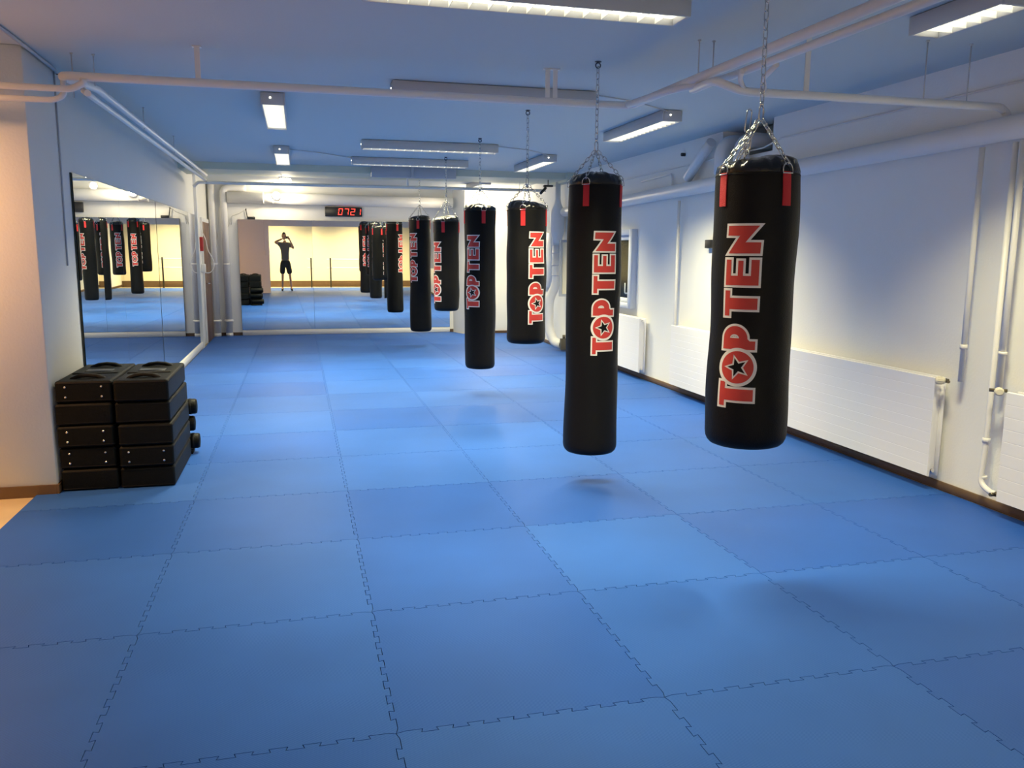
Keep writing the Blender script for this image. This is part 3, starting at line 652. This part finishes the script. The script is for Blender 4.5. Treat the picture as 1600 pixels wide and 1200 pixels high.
def make_bag(x, y, zt, zb, r0, logo_az, strap_az, hookz, apexz, label, seed, first=False, logo_z0=0.94, carab=False):
    H = zt-zb
    t = thing('punching_bag', label, 'punching bag', (x, y, zb), 0, 'black punching bags hanging in a row')
    # ---- body
    mb = MB(); seg = 64; rings = []
    zs = [0.0, 0.002, 0.008, 0.02, 0.038, 0.06] + [0.06+(H-0.105)*k/40 for k in range(1, 41)] + [H-0.036]
    rf = [0.55, 0.80, 0.885, 0.945, 0.985, 1.0] + [1.0]*40 + [0.995]
    for z, f in zip(zs, rf):
        rings.append([mb.bm.verts.new((bag_r(r0, H, th, z, seed)*f*math.cos(th), bag_r(r0, H, th, z, seed)*f*math.sin(th), z)) for th in [2*PI*k/seg for k in range(seg)]])
    for A, B in zip(rings, rings[1:]):
        for k in range(seg):
            q = mb.bm.faces.new((A[k], A[(k+1) % seg], B[(k+1) % seg], B[k])); q.smooth = True
    mb.bm.faces.new(rings[0][::-1])
    # seam ridge ring under the collar
    mb.build('bag_body', 'vinyl', t)
    # ---- gathered top cover
    mb = MB(); rings = []
    prof = [(1.0, H-0.040), (1.006, H-0.026), (0.975, H-0.008), (0.91, H+0.008), (0.80, H+0.019), (0.66, H+0.028), (0.48, H+0.034), (0.26, H+0.036), (0.06, H+0.034)]
    for j, (f, z) in enumerate(prof):
        ring = []
        for k in range(seg*2):
            th = 2*PI*k/(seg*2)
            wv = 0.0035*math.sin(th*13+seed*3+2*math.sin(th*3)) + 0.0022*math.sin(th*23+seed)
            amp = [0, 0.3, 1.2, 1.6, 1.5, 1.2, 0.8, 0.5, 0.2][j]
            R = bag_r(r0, H, th, H-0.02, seed)*f*(1+0.35*wv*amp)
            tilt = 0.012*math.cos(th+seed)*(1 if j > 2 else 0)
            ring.append(mb.bm.verts.new((R*math.cos(th), R*math.sin(th), z+wv*amp*0.9+tilt)))
        rings.append(ring)
    for A, B in zip(rings, rings[1:]):
        for k in range(seg*2):
            q = mb.bm.faces.new((A[k], A[(k+1) % (seg*2)], B[(k+1) % (seg*2)], B[k])); q.smooth = True
    mb.bm.faces.new(rings[-1]); mb.build('top_cover', 'vinyltop', t)
    # ---- stitched collar seam
    mb = MB(); mb.tube([((bag_r(r0, H, th, H-0.045, seed)+0.0003)*math.cos(th), (bag_r(r0, H, th, H-0.045, seed)+0.0003)*math.sin(th), H-0.045) for th in [2*PI*k/48 for k in range(48)]], 0.0018, 6, closed=True)
    mb.build('collar_seam', 'padweb', t)
    # ---- prints on two opposite sides
    px = 0.002855
    def put(mb, b2, az, off, mi):
        mp = {}
        for v in b2.verts:
            h_, s_ = v.co.x, v.co.y
            z = (logo_z0 - zb) + s_*px
            th = az - (h_-30.2)*px/r0
            # viewed from outside: letter tops point to the viewer's left
            R = bag_r(r0, H, th, z, seed)+off
            mp[v] = mb.bm.verts.new((R*math.cos(th), R*math.sin(th), z))
        for f in b2.faces:
            q = mb.bm.faces.new([mp[v] for v in f.verts]); q.material_index = mi; q.smooth = True
        b2.free()
    for az in (logo_az, logo_az+PI):
        mb = MB(); e = 3.6
        for L in (W_[0], W_[1], E_, N_): put(mb, fill([L]), az, 0.0008, 0); put(mb, fill([inset(L, e)]), az, 0.0016, 1)
        put(mb, ring_fill(P_, inset(P_cnt, 2.8)), az, 0.0008, 0)
        put(mb, ring_fill(inset(P_, e), P_cnt), az, 0.0016, 1)
        put(mb, fill([O_out]), az, 0.0024, 0)
        put(mb, ring_fill(inset(O_out, 5.2), star(30.2, 67, 21.5, 9.6)), az, 0.0032, 1)
        put(mb, fill([star(30.2, 67, 15.8, 6.4)]), az, 0.0032, 2)
        mb.build('logo_print', ['logowhite', 'logored', 'vinyl'], t)
    # ---- straps, rings, chains
    apex = Vector((0, 0, apexz-zb))
    for k in range(4):
        a = strap_az + k*PI/2
        mb = MB(); wz = 0.021; V = []
        for z in [H-0.185+0.0185*i for i in range(9)]:
            row = []
            for da in (-wz, -wz/2, 0, wz/2, wz):
                th = a+da/r0; R = bag_r(r0, H, th, z, seed)+0.0045; row.append((R*math.cos(th), R*math.sin(th), z))
            V.append(row)
        vv = [[mb.bm.verts.new(p) for p in row] for row in V]
        wi = [[mb.bm.verts.new(Vector(p)-Vector((p[0], p[1], 0)).normalized()*0.005) for p in row] for row in V]
        for G, flip in ((vv, 0), (wi, 1)):
            for A, B in zip(G, G[1:]):
                for i in range(4):
                    q = (A[i], A[i+1], B[i+1], B[i]); mb.bm.faces.new(q if not flip else q[::-1])
        for i in range(len(V)-1):
            mb.bm.faces.new((vv[i][0], vv[i+1][0], wi[i+1][0], wi[i][0])); mb.bm.faces.new((vv[i][4], wi[i][4], wi[i+1][4], vv[i+1][4]))
        for i in range(4):
            mb.bm.faces.new((vv[0][i], wi[0][i], wi[0][i+1], vv[0][i+1])); mb.bm.faces.new((vv[-1][i], vv[-1][i+1], wi[-1][i+1], wi[-1][i]))
        mb.build('strap', 'strap', t)
        # D ring standing at the top of the strap
        rad = Vector((math.cos(a), math.sin(a), 0)); tan = Vector((-math.sin(a), math.cos(a), 0))
        c0 = rad*(r0+0.007)+Vector((0, 0, H-0.030)); upv = (Vector((0, 0, 1))-rad*0.10).normalized()
        ringp = []
        for q in range(13):
            an = PI*q/12; ringp.append(c0+tan*0.0265*math.cos(an)+upv*(0.030*math.sin(an)+0.0))
        ringp = [c0+tan*0.0265-upv*0.014]+ringp+[c0-tan*0.0265-upv*0.014]
        mb = MB(); mb.tube(ringp, 0.0026, 8, closed=True); mb.build('d_ring', 'chain', t)
        top = c0+upv*0.024
        edge = rad*(r0*0.90)+Vector((0, 0, H+0.024))
        mb = MB(); chain(mb, [top, edge, apex + rad*0.012]); mb.build('strap_chain', 'chain', t)
    # swivel and carabiner
    mb = MB(); oval(mb, apex+Vector((0, 0, 0.028)), Vector((0, 0, 1)), Vector((1, 0.3, 0)).normalized(), 0.034, 0.013, 0.0042)
    mb.cyl(apex+Vector((0, 0, 0.058)), apex+Vector((0, 0, 0.082)), 0.009, 12); mb.build('swivel', 'chain', t)
    mb = MB(); chain(mb, [apex+Vector((0, 0, 0.08)), Vector((0, 0, hookz-zb-0.035))], big=True); mb.build('hanging_chain', 'chain', t)
    if carab:
        mb = MB(); c = apex+Vector((-0.075, -0.02, -0.03))
        oval(mb, c+Vector((0, 0, 0.02)), Vector((0.1, 0, 1)).normalized(), Vector((0.9, 0.4, 0)).normalized(), 0.052, 0.018, 0.0035)
        oval(mb, c+Vector((0.004, 0, -0.065)), Vector((0.12, 0, 1)).normalized(), Vector((0.5, -0.8, 0)).normalized(), 0.046, 0.014, 0.0035)
        chain(mb, [c+Vector((0.01, 0, -0.10)), Vector((-0.12, -0.08, H+0.03))])
        mb.build('spare_carabiner', 'chain', t)
    # ceiling eye
    e_ = thing('ceiling_hook', 'dark steel ceiling eye carrying the ' + label.split(',')[0].replace('black ', ''), 'hook', (x, y, ZC), 0, 'ceiling eyes of the punching bags')
    mb = MB(); mb.lathe([(0.022, -0.006), (0.022, -0.0005)], 20); mb.lathe([(0.012, -0.014), (0.014, -0.006)], 12); mb.build('eye_plate', 'darkmetal', e_)
    mb = MB(); mb.tube([(0.017*math.cos(2*PI*k/16), 0, -0.026+0.017*math.sin(2*PI*k/16)) for k in range(16)], 0.0045, 8, closed=True); mb.build('eye_ring', 'darkmetal', e_)
    return t
def oval(mb, c, ax, sd, hl, hw, r, n=6):
    pts = []
    for k in range(n+1): an = PI*k/n; pts.append(c+ax*(hl-hw)+sd*hw*math.cos(an)+ax*hw*math.sin(an))
    for k in range(n+1): an = PI+PI*k/n; pts.append(c-ax*(hl-hw)+sd*hw*math.cos(an)+ax*hw*math.sin(an))
    mb.tube(pts, r, 6, closed=True)
def chain(mb, pts, big=False):
    hl, hw, r = (0.0235, 0.0105, 0.0030) if big else (0.0185, 0.0090, 0.0026)
    P = [Vector(p) for p in pts]; seglen = [(b-a).length for a, b in zip(P, P[1:])]; L = sum(seglen)
    pitch = 2*(hl-r)*0.93; n = max(1, round(L/pitch)); tot = 0
    for i in range(n):
        d = (i+0.5)*L/n; k = 0; acc = 0
        while k < len(seglen)-1 and acc+seglen[k] < d: acc += seglen[k]; k += 1
        ax = (P[k+1]-P[k]).normalized(); c = P[k]+ax*(d-acc)
        a0 = Vector((1, 0.35, 0)) if abs(ax.z) > 0.9 else Vector((0, 0, 1))
        s1 = (a0-ax*a0.dot(ax)).normalized(); s2 = ax.cross(s1)
        sd = s1 if i % 2 == 0 else s2
        oval(mb, c, ax, sd, hl, hw, r, 5)
def az_of(x, y, deg):
    """world azimuth on the bag, deg to the right of the line of sight as seen by the camera"""
    base = math.atan2(-y, -x)       # from bag towards camera
    return base + math.radians(deg)
BAGS = [
 # x, y, top, bottom, r, logo deg, strap deg, apex, label, logo z0
 (2.06, 3.50, 2.035, 0.735, 0.188, -15, -50, 2.24, 'nearest black punching bag, short and thick, farthest right in the photo', 0.935, True),
 (1.98, 5.46, 2.130, 0.235, 0.186, 24, -19, 2.32, 'second black punching bag, long, reaching almost down to the floor', 0.945, False),
 (2.04, 7.44, 2.060, 0.800, 0.182, 33, -11, 2.245, 'third black punching bag, short, left behind the long second one', 0.986, False),
 (2.02, 9.39, 2.140, 0.295, 0.178, -29, 13, 2.34, 'fourth black punching bag, long, hanging beside the lit corner column', 0.990, False),
 (1.97, 11.35, 2.080, 0.830, 0.172, -53, -14, 2.32, 'fifth black punching bag, short, half behind the fourth one', 0.935, False),
 (2.04, 14.40, 2.205, 0.260, 0.182, -42, -10, 2.42, 'sixth black punching bag, long, last one before the far mirrors', 1.11, False),
]
for k, (x, y, zt, zb, r0, la, sa, ap, lab, lz, cb) in enumerate(BAGS):
    make_bag(x, y, zt, zb, r0, az_of(x, y, la), az_of(x, y, sa), ZC if y < 13 or y > 14.0 else 2.8, ap, lab, 1.3*k+0.5, logo_z0=lz, carab=cb)

# ================================================================== KICK SHIELDS
def shield(x, y, z, w_, l_, h_, rivets, rz, label, lvl):
    t = thing('kick_shield', label, 'kick shield', (x, y, z), rz, 'black kick shields stacked by the pillar')
    b2 = bmesh.new(); bmesh.ops.create_cube(b2, size=1)
    for v in b2.verts: v.co = Vector((v.co.x*w_, v.co.y*l_, (v.co.z+0.5)*h_))
    bmesh.ops.bevel(b2, geom=b2.edges[:], offset=0.022, segments=4, profile=0.6, affect='EDGES')
    bmesh.ops.subdivide_edges(b2, edges=[e for e in b2.edges if e.calc_length() > 0.15], cuts=5, use_grid_fill=True)
    for v in b2.verts:
        n_ = noise.noise(v.co*6+Vector((z*9, x*7, lvl)))
        v.co.x *= 1+0.015*n_; v.co.z += 0.004*n_*(1 if 0.02 < v.co.z < h_-0.02 else 0.3); v.co.y *= 1+0.006*n_; v.co.z = max(v.co.z, 0.0008)
    mb = MB(); mb.merge(b2, 0, True); mb.build('shield_body', 'padvinyl', t)
    # piping along the top and bottom rim
    mb = MB()
    for zz in (0.016, h_-0.016):
        a, b = w_/2-0.002, l_/2-0.002
        mb.tube(rounded([(-a+0.03, -b, zz), (a, -b, zz), (a, b, zz), (-a, b, zz), (-a, -b, zz), (-a+0.03, -b, zz)], 0.02, 4)[:-1], 0.0035, 6, closed=True)
    mb.build('piping', 'padweb', t)
    if lvl == 4:
        # handles and arm panel on the visible upper face
        for yy in (-l_/2+0.14, l_/2-0.16):
            mb = MB(); P = [(-0.115, h_-0.004), (-0.10, h_+0.010), (-0.06, h_+0.026), (0, h_+0.032), (0.06, h_+0.026), (0.10, h_+0.010), (0.115, h_-0.004)]
            V0 = [mb.bm.verts.new((px_, yy-0.024, pz)) for px_, pz in P]; V1 = [mb.bm.verts.new((px_, yy+0.024, pz)) for px_, pz in P]
            U0 = [mb.bm.verts.new((px_*0.93, yy-0.024, pz-0.022)) for px_, pz in P]; U1 = [mb.bm.verts.new((px_*0.93, yy+0.024, pz-0.022)) for px_, pz in P]
            for i in range(6):
                for q in ((V0[i], V0[i+1], V1[i+1], V1[i]), (U0[i], U1[i], U1[i+1], U0[i+1]), (V0[i], U0[i], U0[i+1], V0[i+1]), (V1[i], V1[i+1], U1[i+1], U1[i])): mb.bm.faces.new(q).smooth = True
            mb.build('handle', 'padweb', t)
        mb = MB(); mb.box(-w_/2+0.03, w_/2-0.03, -0.10, -0.055, h_-0.002, h_+0.006, bevel=0.002, seg=1); mb.build('arm_strap', 'padweb', t)
        mb = MB(); mb.box(-0.09, 0.09, 0.0, 0.12, h_-0.003, h_+0.004, bevel=0.002, seg=1); mb.build('arm_panel', 'black', t)
    if rivets:
        for sx in (-0.115, 0.11):
            for sz in (0.040, 0.108):
                mb = MB(); yy = -l_/2
                mb.tube([(sx, yy+0.004, sz), (sx, yy-0.003, sz), (sx, yy-0.006, sz)], 0, 14, radii=[0.0085, 0.0085, 0.004]); mb.build('rivet', 'rivet', t)
HT = 0.152
names5 = ['bottom', 'second from bottom', 'middle', 'second from top', 'top']
for lvl in range(5):
    jl = [0.0, -0.006, -0.012, -0.030, -0.012][lvl]; jr = [0.0, 0.004, 0.004, -0.006, -0.010][lvl]
    shield(-1.435+jl*0.4, 6.49+0.01*math.sin(lvl*2), lvl*HT+0.001*lvl, 0.355, 0.90, HT-0.004, lvl in (1, 2, 4), 0.006*math.sin(lvl*5), 'black kick shield, %s of left stack%s' % (names5[lvl], ', four rivets on its end' if lvl in (1, 2, 4) else ', plain end'), lvl)
    shield(-1.065+jr, 6.47+0.012*math.cos(lvl*2), lvl*HT+0.001*lvl, 0.350, 0.90, HT-0.004, lvl == 1, -0.010*math.sin(lvl*3), 'black kick shield, %s of right stack%s' % (names5[lvl], ', four rivets on its end' if lvl == 1 else ', plain end'), lvl)
for k, (z, dx, nm) in enumerate(((0.10, 0.01, 'lowest'), (0.245, -0.02, 'middle'), (0.385, 0.0, 'topmost'))):
    t = thing('striking_pad', '%s round black roll pad behind the shield stacks' % nm, 'striking pad', (-0.90+dx, 7.03, z), 0, 'round roll pads behind the shields')
    mb = MB(); R = 0.062
    mb.tube([(-0.30, 0, 0), (-0.295, 0, 0), (0.045, 0, 0), (0.058, 0, 0), (0.062, 0, 0)], 0, 28, radii=[R*0.9, R, R, R*0.9, R*0.5]); mb.build('pad_roll', 'padvinyl', t)
    mb = MB(); mb.tube([(0.0, 0, 0), (0.02, 0, 0)], R+0.002, 28); mb.build('pad_band', 'padweb', t)
    if k == 0:
        pass
mb = MB(); mb.box(-1.20, -0.88, 6.97, 7.10, 0.0, 0.034, bevel=0.008); tag(mb.build('pad_board', 'padvinyl'), 'flat black pad on the mats beneath the round roll pads', 'striking pad')

# ================================================================== SMALL WALL THINGS
t = thing('digital_clock', 'black digital wall clock showing red digits above the far mirror', 'clock', (0.885, YB, 2.395))
mb = MB(); mb.box(-0.355, 0.355, -0.07, 0.0, -0.09, 0.09, bevel=0.006, seg=2); mb.build('clock_case', 'black', t)
SEG = {'0': 'abcdef', '7': 'abc', '2': 'abged', '1': 'bc'}
mb = MB()
for k, ch in enumerate('0721'):
    cx = [-0.062, 0.056, 0.175, 0.288][k]; cz = 0.0; a, b, th = 0.034, 0.056, 0.0055
    def sg(x0, z0, x1, z1):
        mb.box(min(x0, x1)-th+ (0.010*(z0+z1)/2/b), max(x0, x1)+th+(0.010*(z0+z1)/2/b), -0.0735, -0.0705, min(z0, z1)-th, max(z0, z1)+th)
    S = {'a': (cx-a, b, cx+a, b), 'b': (cx+a, 0.012, cx+a, b-0.01), 'c': (cx+a, -b+0.01, cx+a, -0.012), 'd': (cx-a, -b, cx+a, -b), 'e': (cx-a, -b+0.01, cx-a, -0.012), 'f': (cx-a, 0.012, cx-a, b-0.01), 'g': (cx-a, 0, cx+a, 0)}
    for s_ in SEG[ch]:
        q = S[s_]; sg(*q)
mb.build('clock_digits', 'led', t)
# alarm bracket on mirror top
t = thing('wireless_receiver', 'small black receiver with antenna standing on the far mirror\'s top edge', 'receiver', (-0.86, YB-0.05, 2.222))
mb = MB(); mb.box(-0.06, 0.08, -0.03, 0.04, 0.0, 0.05, bevel=0.01); mb.build('receiver_body', 'black', t)
mb = MB(); mb.cyl((-0.06, 0.02, 0.03), (-0.085, 0.02, 0.20), 0.008, 8); mb.build('antenna', 'black', t)
cable([(-1.22, YB-0.01, 2.12), (-1.20, YB-0.02, 2.28), (-1.05, YB-0.02, 2.34), (-0.92, YB-0.02, 2.42)], 'thin grey cable curving from mirror corner up the far wall', 0.006)
cable([(-1.20, YB-0.01, 2.26), (-1.27, YB-0.01, 2.10), (-1.33, YB-0.01, 1.98)], 'short thin cable end hanging down left of the far mirror', 0.005)
# white junction box, red box and loop by the door
mb = MB(); mb.box(XL+0.001, XL+0.05, 15.28, 15.42, 1.62, 1.86, bevel=0.006); tag(mb.build('fire_alarm_box', 'redbox'), 'small red alarm box on the wall beside the brown door', 'alarm box')
t = thing('wall_phone', 'small white wall box with a looped white cord beside the door', 'telephone', (XL, 15.30, 1.34))
mb = MB(); mb.box(0.001, 0.075, -0.05, 0.07, -0.09, 0.06, bevel=0.012); mb.build('phone_box', 'trim', t)
mb = MB(); mb.tube(rounded([(0.04, 0.0, -0.085), (0.14, 0.04, -0.10), (0.21, 0.06, -0.02), (0.21, 0.06, 0.12), (0.12, 0.04, 0.30), (0.10, 0.03, 0.48), (0.035, 0.02, 0.62), (0.02, 0.02, 0.80)], 0.05, 4), 0.007, 8); mb.build('phone_cord', 'trim', t)
mb = MB(); mb.box(-1.60, -1.51, YB-0.040, YB-0.001, 2.30, 2.52, bevel=0.005); tag(mb.build('junction_box', 'trim'), 'small white junction box in the far left corner above the door', 'junction box')
mb = MB(); mb.tube(rounded([(-1.58, YB-0.02, 1.82), (-1.50, YB-0.04, 1.80), (-1.46, YB-0.04, 1.95)], 0.03), 0.008, 8); tag(mb.build('wall_hook', 'trim'), 'small white bent hook on the far wall behind the corner pipes', 'hook')
mb = MB(); mb.box(XR-0.055, XR-0.001, 8.19, 8.33, 1.695, 1.785, bevel=0.006); tag(mb.build('wall_switch', 'black'), 'small black box on right wall just left of the nearest bag', 'switch')
# security camera on the far pipe
t = thing('security_camera', 'small black camera on a bracket beneath the far pipe at right', 'camera', (3.95, 13.2, 2.70))
mb = MB(); mb.tube([(0, 0.1, -0.02), (-0.02, 0, -0.03), (-0.12, -0.05, -0.12)], 0.022, 12); mb.build('camera_body', 'black', t)
mb = MB(); mb.box(-0.05, 0.10, -0.03, 0.05, -0.01, 0.02, bevel=0.005); mb.cyl((0.02, 0.0, 0.0), (0.02, 0, 0.10), 0.008, 8); mb.build('camera_bracket', 'black', t)
mb = MB(); mb.cyl((4.30, 9.0, 2.76), (4.34, 9.0, 2.76), 0.012, 10); mb.cyl((4.345, 9.0, 2.76), (4.30, 9.0, 2.76), 0.02, 10); tag(mb.build('wall_plug', 'black'), 'tiny black plug high on the right wall below the lamp', 'wall plug')
t = thing('ballet_barre', 'thin white rail on black posts in the rear room, mirrored', 'barre', (1.9, -2.9, 0))
for xx in (-0.9, 0.75):
    mb = MB(); mb.box(xx-0.03, xx+0.03, -0.03, 0.03, -0.02, 0.95, bevel=0.004, seg=1); mb.build('barre_post', 'black', t)
mb = MB(); mb.cyl((-1.05, 0, 0.62), (0.9, 0, 0.62), 0.018, 10); mb.cyl((-1.05, 0, 0.90), (0.9, 0, 0.90), 0.018, 10); mb.build('barre_rail', 'trim', t)
mb = MB(); mb.box(-0.86, -0.78, YN, YN+0.03, 1.12, 1.26, bevel=0.004); mb.cyl((-0.82, YN+0.012, 1.26), (-0.82, YN+0.012, 2.88), 0.008, 8)
tag(mb.build('light_switch', 'trim'), 'white light switch with conduit on the partition, seen in the mirror', 'switch')

# ================================================================== PERSON (photographer, seen in the mirror)
def skin_mesh(name, pts, edges, radii, material, parent, sub=2, root=0):
    me = bpy.data.meshes.new(name); me.from_pydata([Vector(p) for p in pts], edges, [])
    o = bpy.data.objects.new(name, me); COL.objects.link(o)
    md = o.modifiers.new('skin', 'SKIN'); md.use_smooth_shade = True
    for i, v in enumerate(me.skin_vertices[0].data):
        r = radii[i]; v.radius = (r, r) if not isinstance(r, tuple) else r; v.use_root = (i == root)
    s = o.modifiers.new('sub', 'SUBSURF'); s.levels = sub; s.render_levels = sub
    me.materials.append(M[material])
    if parent: o.parent = parent
    return o
bx = -0.08; by = -0.42
P = thing('person', 'person in grey shirt and dark shorts holding up a phone, seen mirrored', 'person', (bx, by, 0))
# local coordinates, facing +y
J = {
 'pelvis': (0, 0, 0.93), 'waist': (0, 0.0, 1.06), 'chest': (0, -0.01, 1.25), 'uchest': (0, -0.01, 1.38), 'neck': (0, 0.0, 1.50), 'skull': (0, 0.02, 1.56),
 'hipL': (-0.09, 0, 0.88), 'kneeL': (-0.12, 0.02, 0.48), 'ankL': (-0.14, 0.0, 0.09), 'toeL': (-0.155, 0.16, 0.035),
 'hipR': (0.09, 0, 0.88), 'kneeR': (0.16, 0.02, 0.48), 'ankR': (0.20, 0.0, 0.09), 'toeR': (0.225, 0.16, 0.035),
 'shL': (-0.175, -0.01, 1.43), 'elL': (-0.37, 0.10, 1.49), 'wrL': (-0.09, 0.335, 1.60),
 'shR': (0.175, -0.01, 1.43), 'elR': (0.33, 0.10, 1.31), 'wrR': (0.185, 0.335, 1.57),
}
K = list(J); idx = {k: i for i, k in enumerate(K)}
E_b = [('pelvis', 'waist'), ('waist', 'chest'), ('chest', 'uchest'), ('uchest', 'neck'), ('neck', 'skull'), ('pelvis', 'hipL'), ('hipL', 'kneeL'), ('kneeL', 'ankL'), ('ankL', 'toeL'),
       ('pelvis', 'hipR'), ('hipR', 'kneeR'), ('kneeR', 'ankR'), ('ankR', 'toeR'), ('uchest', 'shL'), ('shL', 'elL'), ('elL', 'wrL'), ('uchest', 'shR'), ('shR', 'elR'), ('elR', 'wrR')]
RB = {'pelvis': (0.14, 0.10), 'waist': (0.125, 0.09), 'chest': (0.145, 0.10), 'uchest': (0.14, 0.09), 'neck': 0.052, 'skull': 0.055, 'hipL': 0.078, 'kneeL': 0.052, 'ankL': 0.034, 'toeL': 0.030, 'hipR': 0.078, 'kneeR': 0.052, 'ankR': 0.034, 'toeR': 0.030,
      'shL': 0.055, 'elL': 0.040, 'wrL': 0.027, 'shR': 0.055, 'elR': 0.040, 'wrR': 0.027}
skin_mesh('body', [J[k] for k in K], [(idx[a], idx[b]) for a, b in E_b], [RB[k] for k in K], 'skin', P)
# head with face
mb = MB(); b2 = bmesh.new(); bmesh.ops.create_uvsphere(b2, u_segments=32, v_segments=24, radius=1)
for v in b2.verts:
    x, y, z = v.co
    w2 = 0.076*(1-0.22*max(0, -z)**1.5); l2 = 0.098*(1-0.10*max(0, -z))
    q = Vector((x*w2, y*l2, z*0.118))
    if y > 0.5:
        nz_ = math.exp(-((x/0.16)**2))*math.exp(-(((z+0.12)/0.20)**2)); q.y += 0.022*nz_
        for ex in (-0.42, 0.42): q.y -= 0.010*math.exp(-(((x-ex)/0.2)**2))*math.exp(-(((z-0.06)/0.13)**2))
        q.y += 0.006*math.exp(-((x/0.3)**2))*math.exp(-(((z+0.48)/0.10)**2)); q.y += 0.008*math.exp(-((x/0.35)**2))*math.exp(-(((z+0.85)/0.15)**2))
        q.y += 0.004*math.exp(-(((z-0.26)/0.08)**2))
    v.co = q
hd = Matrix.Translation((-0.02, 0.045, 1.675)) @ Matrix.Rotation(0.10, 4, 'X') @ Matrix.Rotation(-0.12, 4, 'Z')
mb.merge(b2, 0, True, hd)
for s_ in (-1, 1):
    b2 = bmesh.new(); bmesh.ops.create_uvsphere(b2, u_segments=12, v_segments=10, radius=1)
    for v in b2.verts: v.co = Vector((v.co.x*0.010+s_*0.078, v.co.y*0.020-0.005, v.co.z*0.032))
    mb.merge(b2, 0, True, hd)
mb.build('head', 'skin', P)
for s_ in (-1, 1):
    mb = MB(); b2 = bmesh.new(); bmesh.ops.create_uvsphere(b2, u_segments=12, v_segments=10, radius=0.0125)
    for v in b2.verts: v.co += Vector((s_*0.032, 0.074, 0.008))
    mb.merge(b2, 0, True, hd); mb.build('eye', 'eye', P)
mb = MB(); mb.tube([hd @ Vector((-0.024, 0.083, -0.055)), hd @ Vector((0, 0.092, -0.056)), hd @ Vector((0.024, 0.083, -0.055))], 0.004, 8); mb.build('lips', 'redbox', P)
mb = MB(); b2 = bmesh.new(); bmesh.ops.create_uvsphere(b2, u_segments=32, v_segments=24, radius=1)
for v in b2.verts:
    q = Vector((v.co.x*0.082, v.co.y*0.104-0.006, v.co.z*0.122+0.005)); v.co = q
bmesh.ops.delete(b2, geom=[v for v in b2.verts if (v.co.y > 0.045 and v.co.z < 0.062) or v.co.z < -0.055 or (v.co.y > 0.015 and v.co.z < 0.02)], context='VERTS')
mb.merge(b2, 0, True, hd); mb.build('hair', 'hair', P)
# clothing
skin_mesh('shirt', [(0, 0, 0.88), (0, 0, 1.05), (0, -0.01, 1.25), (0, -0.01, 1.385), (0, 0, 1.455), (-0.175, -0.01, 1.425), (-0.285, 0.055, 1.462), (0.175, -0.01, 1.42), (0.265, 0.055, 1.36)],
          [(0, 1), (1, 2), (2, 3), (3, 4), (3, 5), (5, 6), (3, 7), (7, 8)], [(0.172, 0.120), (0.155, 0.112), (0.168, 0.118), (0.16, 0.105), 0.075, 0.075, 0.064, 0.075, 0.064], 'shirt', P)
skin_mesh('shorts', [(0, 0, 0.98), (0, 0, 0.90), (-0.10, 0, 0.80), (-0.135, 0.015, 0.50), (0.10, 0, 0.80), (0.165, 0.015, 0.50)],
          [(0, 1), (1, 2), (2, 3), (1, 4), (4, 5)], [(0.158, 0.118), (0.172, 0.125), 0.116, 0.108, 0.116, 0.108], 'shorts', P)
for x0, x1 in ((-0.14, -0.155), (0.20, 0.225)):
    skin_mesh('shoe', [(x0, -0.055, 0.040), (x0, 0.02, 0.060), (x1, 0.13, 0.036), (x1, 0.20, 0.030)], [(0, 1), (1, 2), (2, 3)], [0.036, 0.046, 0.040, 0.026], 'shoe', P)
# hands around the phone
def hand(wr, palm, side, tip_dir):
    pts = [wr, palm]; ed = [(0, 1)]; rad = [0.026, (0.034, 0.018)]
    for k in range(4):
        off = Vector((0, 0, 1))*(0.026-0.017*k); base = Vector(palm)+off*0.9+Vector(tip_dir)*0.03
        l = [0.036, 0.040, 0.037, 0.029][k]
        p1 = base+Vector(tip_dir)*l; p2 = p1+Vector(tip_dir)*l*0.75+Vector((0, 0.012, -0.004))
        i = len(pts); pts += [base, p1, p2]; ed += [(1, i), (i, i+1), (i+1, i+2)]; rad += [0.0100, 0.0088, 0.0075]
    tb = Vector(palm)+Vector((-side*0.012, -0.012, -0.030)); t1 = tb+Vector((-side*0.030, -0.012, -0.006)); t2 = t1+Vector((-side*0.026, 0.002, 0.010))
    i = len(pts); pts += [tb, t1, t2]; ed += [(1, i), (i, i+1), (i+1, i+2)]; rad += [0.012, 0.0105, 0.0085]
    skin_mesh('hand', pts, ed, rad, 'skin', P, sub=2)
hand(J['wrL'], (-0.020, 0.375, 1.635), -1, (0.75, 0.25, 0.0))
hand(J['wrR'], (0.180, 0.375, 1.620), 1, (-0.75, 0.25, 0.0))
t = thing('mobile_phone', 'dark phone held up sideways in front of the photographer\'s face', 'phone', (0.0, -0.030, 1.64))
mb = MB(); mb.box(-0.078, 0.078, -0.0040, 0.0040, -0.036, 0.036, bevel=0.003, seg=2); mb.build('phone_case', 'black', t)
mb = MB(); mb.cyl((0.060, 0.0035, 0.024), (0.060, 0.0055, 0.024), 0.006, 12); mb.build('phone_lens', 'glass', t)
